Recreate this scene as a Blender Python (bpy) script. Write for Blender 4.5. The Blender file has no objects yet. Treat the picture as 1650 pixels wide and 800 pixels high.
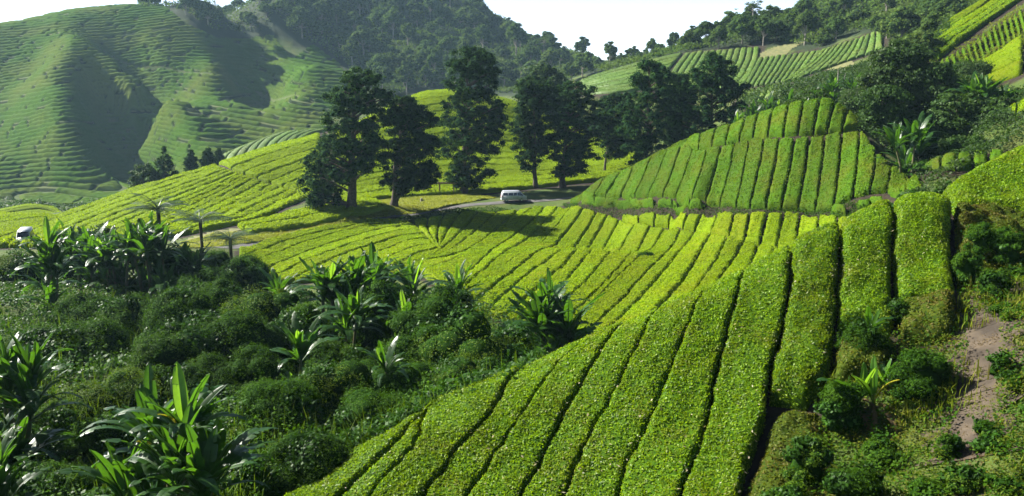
import bpy, math, random
import numpy as np

# ------------------------------------------------------------------ camera, sky, sun, exposure
SC = bpy.context.scene
COL = SC.collection
F = 1429.0                                   # focal length in photograph pixels (1650 wide)
PITCH = math.atan(250.0 / F)
cam_data = bpy.data.cameras.new('camera')
cam = bpy.data.objects.new('camera', cam_data)
COL.objects.link(cam)
cam_data.sensor_width = 36.0
cam_data.lens = 36.0 * F / 1650.0
cam_data.clip_start = 0.5
cam_data.clip_end = 12000.0
cam.location = (0, 0, 0)
cam.rotation_euler = (math.pi / 2 - PITCH, 0, 0)
SC.camera = cam

SUN_EL, SUN_AZ = 37.0, -66.0                 # azimuth measured from +Y (view direction), negative = left
world = bpy.data.worlds.new('World')
SC.world = world
world.use_nodes = True
wn = world.node_tree
sky = wn.nodes.new('ShaderNodeTexSky')
sky.sky_type = 'NISHITA'
sky.sun_disc = False
sky.sun_elevation = math.radians(SUN_EL)
sky.sun_rotation = math.radians(SUN_AZ)
sky.altitude = 1400
sky.air_density = 0.5
sky.dust_density = 1.5
sky.ozone_density = 1.0
bg = wn.nodes['Background']
bg.inputs['Strength'].default_value = 0.05
# bright humid air low over the horizon
_tc = wn.nodes.new('ShaderNodeTexCoord')
_sx = wn.nodes.new('ShaderNodeSeparateXYZ')
wn.links.new(_tc.outputs['Generated'], _sx.inputs[0])
_mr = wn.nodes.new('ShaderNodeMapRange')
_mr.interpolation_type = 'SMOOTHSTEP'
_mr.inputs[1].default_value = 0.02; _mr.inputs[2].default_value = 0.17
_mr.inputs[3].default_value = 1.0; _mr.inputs[4].default_value = 0.0
wn.links.new(_sx.outputs[2], _mr.inputs[0])
_mx = wn.nodes.new('ShaderNodeMix'); _mx.data_type = 'RGBA'; _mx.blend_type = 'ADD'
wn.links.new(_mr.outputs[0], _mx.inputs[0])
wn.links.new(sky.outputs[0], _mx.inputs[6])
_mx.inputs[7].default_value = (7.5, 8.0, 8.6, 1)
wn.links.new(_mx.outputs[2], bg.inputs['Color'])
sun_data = bpy.data.lights.new('sun', 'SUN')
sun_data.energy = 5.0
sun_data.angle = math.radians(0.5)
sun_data.color = (1.0, 0.95, 0.86)
sun = bpy.data.objects.new('sun', sun_data)
COL.objects.link(sun)
_e, _a = math.radians(SUN_EL), math.radians(SUN_AZ)
SUN_DIR = (math.sin(_a) * math.cos(_e), math.cos(_a) * math.cos(_e), math.sin(_e))
from mathutils import Vector, Matrix
sun.rotation_euler = Vector(SUN_DIR).to_track_quat('Z', 'Y').to_euler()
sun.location = (-60, 60, 60)
SC.view_settings.view_transform = 'Standard'
SC.view_settings.look = 'None'
SC.view_settings.exposure = 1.75
SC.view_settings.gamma = 1.0
SC.render.engine = 'CYCLES'
cy = SC.cycles
cy.max_bounces = 5
cy.diffuse_bounces = 1
cy.glossy_bounces = 1
cy.transmission_bounces = 2
cy.transparent_max_bounces = 4
cy.volume_bounces = 0
cy.use_denoising = True
cy.caustics_reflective = False
cy.caustics_refractive = False
cy.sample_clamp_indirect = 4.0

# ------------------------------------------------------------------ helpers
RNG = np.random.default_rng(7)
random.seed(7)
CP, SP = math.cos(PITCH), math.sin(PITCH)


def ray(px, py):
    xc, yc = (px - 825.0) / F, (400.0 - py) / F
    return np.array([xc, CP + SP * yc, -SP + CP * yc])


def P(px, py, Y):
    d = ray(px, py)
    return d * (Y / d[1])


def to_px(x, y, z):
    zc = y * CP - z * SP
    yc = y * SP + z * CP
    return 825 + F * x / zc, 400 - F * yc / zc


_tab = np.random.default_rng(3).random((256, 256))


def noise2(x, y):
    x = np.asarray(x, float); y = np.asarray(y, float)
    xi = np.floor(x).astype(int); yi = np.floor(y).astype(int)
    fx = x - xi; fy = y - yi
    fx = fx * fx * (3 - 2 * fx); fy = fy * fy * (3 - 2 * fy)
    a = _tab[xi & 255, yi & 255]; b = _tab[(xi + 1) & 255, yi & 255]
    c = _tab[xi & 255, (yi + 1) & 255]; d = _tab[(xi + 1) & 255, (yi + 1) & 255]
    return (a * (1 - fx) + b * fx) * (1 - fy) + (c * (1 - fx) + d * fx) * fy - 0.5


def fbm(x, y, o=3):
    r = 0; a = 1.0
    for k in range(o):
        r = r + a * noise2(x * 2 ** k + 17 * k, y * 2 ** k + 31 * k)
        a *= 0.5
    return r


def in_poly(px, py, poly):
    px = np.asarray(px); py = np.asarray(py)
    ins = np.zeros(px.shape, bool)
    n = len(poly)
    for i in range(n):
        x1, y1 = poly[i]; x2, y2 = poly[(i + 1) % n]
        c = ((y1 > py) != (y2 > py)) & (px < (x2 - x1) * (py - y1) / (y2 - y1 + 1e-12) + x1)
        ins ^= c
    return ins


def mesh_of(name, V, Q, mats, midx=None, smooth=False):
    V = np.ascontiguousarray(V, dtype=np.float32)
    Q = np.ascontiguousarray(Q, dtype=np.int32)
    me = bpy.data.meshes.new(name)
    me.vertices.add(len(V))
    me.vertices.foreach_set('co', V.ravel())
    k = Q.shape[1]
    me.loops.add(Q.size)
    me.loops.foreach_set('vertex_index', Q.ravel())
    me.polygons.add(len(Q))
    me.polygons.foreach_set('loop_start', np.arange(0, Q.size, k, dtype=np.int32))
    if smooth is True:
        me.polygons.foreach_set('use_smooth', np.ones(len(Q), bool))
    elif smooth is not False:
        me.polygons.foreach_set('use_smooth', np.asarray(smooth, bool))
    if not isinstance(mats, (list, tuple)):
        mats = [mats]
    for m in mats:
        me.materials.append(m)
    if midx is not None:
        me.polygons.foreach_set('material_index', np.ascontiguousarray(midx, dtype=np.int32))
    me.update(calc_edges=True)
    me.validate()
    return me


def link(name, me, parent=None, loc=None, rot=None):
    o = bpy.data.objects.new(name, me)
    COL.objects.link(o)
    if parent is not None:
        o.parent = parent
    if loc is not None:
        o.location = loc
    if rot is not None:
        o.rotation_euler = rot
    return o


def tag(o, label=None, cat=None, group=None, kind=None):
    if label: o['label'] = label
    if cat: o['category'] = cat
    if group: o['group'] = group
    if kind: o['kind'] = kind
    return o


def thing(name, loc, label, cat, group=None, rotz=0.0, scale=1.0):
    o = bpy.data.objects.new(name, None)
    o.empty_display_size = 0.5
    COL.objects.link(o)
    o.location = loc
    o.rotation_euler = (0, 0, rotz)
    o.scale = (scale,) * 3 if not isinstance(scale, tuple) else scale
    return tag(o, label, cat, group)


def copy_tree(o, parent=None):
    c = o.copy()
    COL.objects.link(c)
    c.parent = parent
    for ch in o.children:
        copy_tree(ch, c)
    return c


ORD = ['first', 'second', 'third', 'fourth', 'fifth', 'sixth', 'seventh', 'eighth', 'ninth', 'tenth', 'eleventh', 'twelfth',
       'thirteenth', 'fourteenth', 'fifteenth', 'sixteenth', 'seventeenth', 'eighteenth', 'nineteenth', 'twentieth',
       'twenty-first', 'twenty-second', 'twenty-third', 'twenty-fourth', 'twenty-fifth', 'twenty-sixth', 'twenty-seventh',
       'twenty-eighth', 'twenty-ninth', 'thirtieth', 'thirty-first', 'thirty-second']


class Geo:
    """collects quads"""
    def __init__(s):
        s.v = []; s.q = []; s.m = []; s.sm = []; s.n = 0

    def add(s, V, Q, m=0, smooth=False):
        V = np.asarray(V, float); Q = np.asarray(Q, int)
        s.v.append(V); s.q.append(Q + s.n); s.n += len(V)
        s.m.append(np.full(len(Q), m)); s.sm.append(np.full(len(Q), smooth))

    def mesh(s, name, mats):
        return mesh_of(name, np.vstack(s.v), np.vstack(s.q), mats, np.concatenate(s.m), np.concatenate(s.sm))

    def build(s, name, mats, parent=None, loc=None, rot=None):
        return link(name, s.mesh(name, mats), parent, loc, rot)


def cards(C, N, size, aspect=0.5, rng=RNG, T=None, fold=0.0):
    """diamond leaf quads at C with normals N"""
    C = np.asarray(C, float); n = len(C)
    N = N / (np.linalg.norm(N, axis=1, keepdims=True) + 1e-9)
    if T is None:
        T = rng.normal(size=(n, 3))
    T = T - N * np.sum(T * N, axis=1, keepdims=True)
    T /= (np.linalg.norm(T, axis=1, keepdims=True) + 1e-9)
    B = np.cross(N, T)
    size = np.broadcast_to(np.asarray(size, float), (n,))[:, None]
    V = np.empty((n, 4, 3))
    V[:, 0] = C - T * size * 0.5
    V[:, 1] = C + B * size * aspect * 0.5 + T * size * 0.05 + N * size * fold
    V[:, 2] = C + T * size * 0.5
    V[:, 3] = C - B * size * aspect * 0.5 + T * size * 0.05 + N * size * fold
    return V.reshape(-1, 3), np.arange(4 * n).reshape(n, 4)


def grid_quads(nr, nc):
    i = np.arange(nr - 1)[:, None] * nc + np.arange(nc - 1)[None, :]
    i = i.ravel()
    return np.stack([i, i + 1, i + nc + 1, i + nc], 1)


def tube(pts, rad, seg=8):
    pts = np.asarray(pts, float); rad = np.asarray(rad, float)
    n = len(pts)
    T = np.gradient(pts, axis=0)
    T /= np.linalg.norm(T, axis=1, keepdims=True) + 1e-9
    up = np.where(np.abs(T[:, 2:3]) > 0.95, np.array([[1., 0, 0]]), np.array([[0, 0, 1.]]))
    A = np.cross(T, up); A /= np.linalg.norm(A, axis=1, keepdims=True) + 1e-9
    B = np.cross(T, A)
    th = np.linspace(0, 2 * np.pi, seg, endpoint=False)
    V = pts[:, None, :] + rad[:, None, None] * (np.cos(th)[None, :, None] * A[:, None] + np.sin(th)[None, :, None] * B[:, None])
    Q = []
    for i in range(n - 1):
        for j in range(seg):
            k = (j + 1) % seg
            Q.append((i * seg + j, i * seg + k, (i + 1) * seg + k, (i + 1) * seg + j))
    return V.reshape(-1, 3), np.array(Q)


def box(lo, hi):
    x0, y0, z0 = lo; x1, y1, z1 = hi
    V = [(x0, y0, z0), (x1, y0, z0), (x1, y1, z0), (x0, y1, z0), (x0, y0, z1), (x1, y0, z1), (x1, y1, z1), (x0, y1, z1)]
    Q = [(0, 3, 2, 1), (4, 5, 6, 7), (0, 1, 5, 4), (1, 2, 6, 5), (2, 3, 7, 6), (3, 0, 4, 7)]
    return np.array(V, float), np.array(Q)


# ------------------------------------------------------------------ materials
def new_mat(name):
    m = bpy.data.materials.new(name)
    m.use_nodes = True
    nt = m.node_tree
    nt.nodes.clear()
    out = nt.nodes.new('ShaderNodeOutputMaterial')
    return m, nt, out


def mixcol(nt, fac, a, b):
    n = nt.nodes.new('ShaderNodeMix')
    n.data_type = 'RGBA'
    for sock, v in ((n.inputs[0], fac), (n.inputs[6], a), (n.inputs[7], b)):
        if isinstance(v, (float, int)):
            sock.default_value = v
        elif isinstance(v, (tuple, list)):
            sock.default_value = (*v, 1) if len(v) == 3 else v
        else:
            nt.links.new(v, sock)
    return n.outputs[2]


def noise_fac(nt, scale, lo=0.35, hi=0.65, detail=3.0, obj=False):
    tc = nt.nodes.new('ShaderNodeTexCoord')
    nz = nt.nodes.new('ShaderNodeTexNoise')
    nz.inputs['Scale'].default_value = scale
    nz.inputs['Detail'].default_value = detail
    if obj:
        nt.links.new(tc.outputs['Object'], nz.inputs['Vector'])
    else:
        g = nt.nodes.new('ShaderNodeNewGeometry')
        nt.links.new(g.outputs['Position'], nz.inputs['Vector'])
    mr = nt.nodes.new('ShaderNodeMapRange')
    mr.inputs[1].default_value = lo
    mr.inputs[2].default_value = hi
    nt.links.new(nz.outputs[0], mr.inputs[0])
    return mr.outputs[0]


def leaf_mat(name, c1, c2, c3=None, trans=0.35, rough=0.5, spec=0.25, nscale=0.25, island=True, tint=None, patch=0.5, soil=False):
    """foliage: colour varies leaf to leaf and in broad patches; light passes through the blade"""
    m, nt, out = new_mat(name)
    if island:
        g = nt.nodes.new('ShaderNodeNewGeometry')
        col = mixcol(nt, g.outputs['Random Per Island'], c1, c2)
    else:
        col = mixcol(nt, noise_fac(nt, 6.0), c1, c2)
    if c3 is not None:
        f = noise_fac(nt, nscale, 0.42, 0.72)
        mm = nt.nodes.new('ShaderNodeMath'); mm.operation = 'MULTIPLY'; mm.inputs[1].default_value = patch
        nt.links.new(f, mm.inputs[0])
        col = mixcol(nt, mm.outputs[0], col, c3)
    oi = nt.nodes.new('ShaderNodeObjectInfo')
    hs = nt.nodes.new('ShaderNodeHueSaturation')
    mr = nt.nodes.new('ShaderNodeMapRange')
    mr.inputs[3].default_value = 0.8; mr.inputs[4].default_value = 1.2
    nt.links.new(oi.outputs['Random'], mr.inputs[0])
    nt.links.new(mr.outputs[0], hs.inputs['Value'])
    nt.links.new(col, hs.inputs['Color'])
    col = hs.outputs[0]
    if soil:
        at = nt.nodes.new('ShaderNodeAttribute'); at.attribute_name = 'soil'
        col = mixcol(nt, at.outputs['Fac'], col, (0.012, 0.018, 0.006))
    pb = nt.nodes.new('ShaderNodeBsdfPrincipled')
    pb.inputs['Roughness'].default_value = rough
    pb.inputs['Specular IOR Level'].default_value = spec
    nt.links.new(col, pb.inputs['Base Color'])
    tr = nt.nodes.new('ShaderNodeBsdfTranslucent')
    tcol = mixcol(nt, 0.55, col, tint if tint else (c2[0] * 1.6, c2[1] * 1.5, c2[2] * 0.5))
    nt.links.new(tcol, tr.inputs['Color'])
    mx = nt.nodes.new('ShaderNodeMixShader')
    mx.inputs[0].default_value = trans
    nt.links.new(pb.outputs[0], mx.inputs[1])
    nt.links.new(tr.outputs[0], mx.inputs[2])
    nt.links.new(mx.outputs[0], out.inputs[0])
    return m


def plain_mat(name, col, rough=0.6, metal=0.0, spec=0.5, col2=None, nscale=3.0, bump=0.0, obj=True, transm=0.0):
    m, nt, out = new_mat(name)
    pb = nt.nodes.new('ShaderNodeBsdfPrincipled')
    pb.inputs['Roughness'].default_value = rough
    pb.inputs['Metallic'].default_value = metal
    pb.inputs['Specular IOR Level'].default_value = spec
    pb.inputs['Base Color'].default_value = (*col, 1)
    if col2:
        f = noise_fac(nt, nscale, 0.35, 0.65, 5.0, obj)
        nt.links.new(mixcol(nt, f, col, col2), pb.inputs['Base Color'])
        if bump:
            b = nt.nodes.new('ShaderNodeBump')
            b.inputs['Strength'].default_value = bump
            nt.links.new(f, b.inputs['Height'])
            nt.links.new(b.outputs[0], pb.inputs['Normal'])
    nt.links.new(pb.outputs[0], out.inputs[0])
    return m


M = {}
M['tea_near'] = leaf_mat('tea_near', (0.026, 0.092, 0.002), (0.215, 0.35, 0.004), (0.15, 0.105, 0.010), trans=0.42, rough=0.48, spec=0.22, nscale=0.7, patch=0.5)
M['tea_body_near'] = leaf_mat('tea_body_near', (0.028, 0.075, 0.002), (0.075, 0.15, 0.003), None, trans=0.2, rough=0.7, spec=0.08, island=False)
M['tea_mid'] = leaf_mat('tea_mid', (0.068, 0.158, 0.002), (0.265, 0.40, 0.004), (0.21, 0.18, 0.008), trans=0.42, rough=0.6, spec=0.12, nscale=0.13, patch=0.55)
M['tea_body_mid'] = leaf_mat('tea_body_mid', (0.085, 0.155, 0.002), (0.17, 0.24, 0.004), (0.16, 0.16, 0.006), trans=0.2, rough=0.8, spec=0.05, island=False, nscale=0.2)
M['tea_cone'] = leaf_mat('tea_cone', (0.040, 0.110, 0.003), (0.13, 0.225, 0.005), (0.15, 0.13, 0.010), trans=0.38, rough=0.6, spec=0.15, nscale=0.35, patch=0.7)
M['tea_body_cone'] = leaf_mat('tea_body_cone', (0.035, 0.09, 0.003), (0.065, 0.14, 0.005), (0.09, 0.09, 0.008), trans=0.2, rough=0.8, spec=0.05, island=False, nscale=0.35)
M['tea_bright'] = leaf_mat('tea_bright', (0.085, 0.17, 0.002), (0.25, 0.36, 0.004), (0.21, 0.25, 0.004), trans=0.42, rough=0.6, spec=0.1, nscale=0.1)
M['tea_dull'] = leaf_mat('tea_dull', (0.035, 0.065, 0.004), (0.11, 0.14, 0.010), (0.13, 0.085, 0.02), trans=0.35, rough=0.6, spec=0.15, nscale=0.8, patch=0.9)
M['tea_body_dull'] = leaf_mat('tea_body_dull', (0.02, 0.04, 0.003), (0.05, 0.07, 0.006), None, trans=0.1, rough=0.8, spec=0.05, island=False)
M['shrub_light'] = leaf_mat('shrub_light', (0.030, 0.075, 0.004), (0.085, 0.155, 0.008), (0.11, 0.14, 0.010), trans=0.35, rough=0.6, spec=0.1, nscale=0.5)
M['shrub_olive'] = leaf_mat('shrub_olive', (0.022, 0.045, 0.004), (0.07, 0.095, 0.012), (0.08, 0.06, 0.015), trans=0.3, rough=0.6, spec=0.1, nscale=0.6, patch=0.8)
M['tea_body_bright'] = leaf_mat('tea_body_bright', (0.10, 0.17, 0.002), (0.17, 0.24, 0.004), None, trans=0.25, rough=0.8, spec=0.05, island=False)
M['tea_far'] = leaf_mat('tea_far', (0.07, 0.14, 0.015), (0.12, 0.19, 0.02), (0.15, 0.16, 0.03), trans=0.25, rough=0.6, nscale=0.08)
M['tea_body_far'] = leaf_mat('tea_body_far', (0.05, 0.12, 0.015), (0.10, 0.17, 0.02), (0.12, 0.14, 0.03), trans=0.15, rough=0.6, island=False, nscale=0.08)
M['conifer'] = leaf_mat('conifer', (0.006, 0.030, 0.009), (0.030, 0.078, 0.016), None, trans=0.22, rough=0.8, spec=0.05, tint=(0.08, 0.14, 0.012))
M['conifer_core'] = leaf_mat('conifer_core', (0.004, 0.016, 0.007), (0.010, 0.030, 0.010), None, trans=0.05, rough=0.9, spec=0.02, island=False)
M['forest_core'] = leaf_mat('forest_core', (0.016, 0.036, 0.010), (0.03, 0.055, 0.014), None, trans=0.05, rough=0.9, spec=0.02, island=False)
M['forest'] = leaf_mat('forest', (0.035, 0.080, 0.016), (0.085, 0.145, 0.026), (0.12, 0.14, 0.04), trans=0.3, rough=0.8, spec=0.04, nscale=0.03)
M['forest_near'] = leaf_mat('forest_near', (0.014, 0.045, 0.006), (0.045, 0.100, 0.012), (0.06, 0.08, 0.012), trans=0.3, rough=0.6, spec=0.2, nscale=0.1)
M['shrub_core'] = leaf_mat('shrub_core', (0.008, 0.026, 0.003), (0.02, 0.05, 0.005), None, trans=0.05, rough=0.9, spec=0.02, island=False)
M['shrub'] = leaf_mat('shrub', (0.010, 0.042, 0.003), (0.048, 0.120, 0.005), (0.07, 0.125, 0.006), trans=0.34, rough=0.65, spec=0.07, nscale=0.4)
M['vine'] = leaf_mat('vine', (0.009, 0.036, 0.003), (0.034, 0.095, 0.008), (0.03, 0.07, 0.006), trans=0.24, rough=0.5, spec=0.09, nscale=0.3)
M['weed'] = leaf_mat('weed', (0.045, 0.095, 0.005), (0.15, 0.20, 0.012), (0.16, 0.12, 0.03), trans=0.38, rough=0.7, spec=0.1, nscale=0.6, patch=0.7)
M['grass'] = leaf_mat('grass', (0.14, 0.19, 0.012), (0.26, 0.30, 0.025), (0.28, 0.26, 0.06), trans=0.4, rough=0.6, nscale=0.2)
M['litter'] = leaf_mat('litter', (0.20, 0.17, 0.08), (0.42, 0.38, 0.24), None, trans=0.3, rough=0.5)
M['dry'] = leaf_mat('dry', (0.09, 0.06, 0.022), (0.20, 0.15, 0.07), None, trans=0.3, rough=0.7)
M['banana'] = leaf_mat('banana', (0.012, 0.045, 0.006), (0.030, 0.088, 0.009), None, trans=0.36, rough=0.38, spec=0.4, island=False, tint=(0.14, 0.36, 0.008))
M['banana_fresh'] = leaf_mat('banana_fresh', (0.06, 0.17, 0.012), (0.10, 0.23, 0.015), None, trans=0.55, rough=0.35, spec=0.5, island=False, tint=(0.30, 0.55, 0.02))
M['banana_yellow'] = leaf_mat('banana_yellow', (0.30, 0.30, 0.02), (0.42, 0.38, 0.03), None, trans=0.45, rough=0.4, island=False, tint=(0.6, 0.55, 0.03))
M['banana_stem'] = plain_mat('banana_stem', (0.06, 0.09, 0.025), 0.6, col2=(0.12, 0.09, 0.04), nscale=4)
M['fern'] = leaf_mat('fern', (0.03, 0.07, 0.02), (0.06, 0.11, 0.03), None, trans=0.35, rough=0.4, spec=0.6)
M['bark'] = plain_mat('bark', (0.10, 0.075, 0.05), 0.9, col2=(0.035, 0.028, 0.02), nscale=3.0, bump=0.6)
M['bark_pale'] = plain_mat('bark_pale', (0.32, 0.29, 0.24), 0.9, col2=(0.16, 0.14, 0.11), nscale=2.0, bump=0.4)
M['wood'] = plain_mat('wood', (0.16, 0.11, 0.07), 0.8, col2=(0.07, 0.05, 0.035), nscale=4.0)
M['asphalt'] = plain_mat('asphalt', (0.095, 0.092, 0.086), 0.9, col2=(0.06, 0.058, 0.054), nscale=0.8, obj=False)
M['dirt'] = plain_mat('dirt', (0.080, 0.060, 0.038), 0.95, col2=(0.028, 0.020, 0.012), nscale=1.1, bump=1.0, obj=False)
M['straw'] = plain_mat('straw', (0.15, 0.14, 0.045), 0.95, col2=(0.08, 0.095, 0.025), nscale=0.9, obj=False)


def ground_mat():
    m, nt, out = new_mat('ground')
    pb = nt.nodes.new('ShaderNodeBsdfPrincipled')
    pb.inputs['Roughness'].default_value = 0.95
    pb.inputs['Specular IOR Level'].default_value = 0.2
    at = nt.nodes.new('ShaderNodeAttribute'); at.attribute_name = 'soil'
    g = mixcol(nt, noise_fac(nt, 0.25, 0.35, 0.65, 6), (0.040, 0.080, 0.010), (0.085, 0.095, 0.022))
    g = mixcol(nt, noise_fac(nt, 2.5, 0.4, 0.7, 4), g, (0.05, 0.08, 0.015))
    s = mixcol(nt, noise_fac(nt, 1.5, 0.3, 0.7, 5), (0.016, 0.013, 0.008), (0.035, 0.026, 0.015))
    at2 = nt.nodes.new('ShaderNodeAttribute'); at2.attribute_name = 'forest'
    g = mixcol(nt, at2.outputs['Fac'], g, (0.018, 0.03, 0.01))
    c = mixcol(nt, at.outputs['Fac'], g, s)
    nt.links.new(c, pb.inputs['Base Color'])
    b = nt.nodes.new('ShaderNodeBump'); b.inputs['Strength'].default_value = 0.5; b.inputs['Distance'].default_value = 0.2
    nt.links.new(noise_fac(nt, 3.0, 0.2, 0.8, 6), b.inputs['Height'])
    nt.links.new(b.outputs[0], pb.inputs['Normal'])
    nt.links.new(pb.outputs[0], out.inputs[0])
    return m


M['ground'] = ground_mat()

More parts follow.
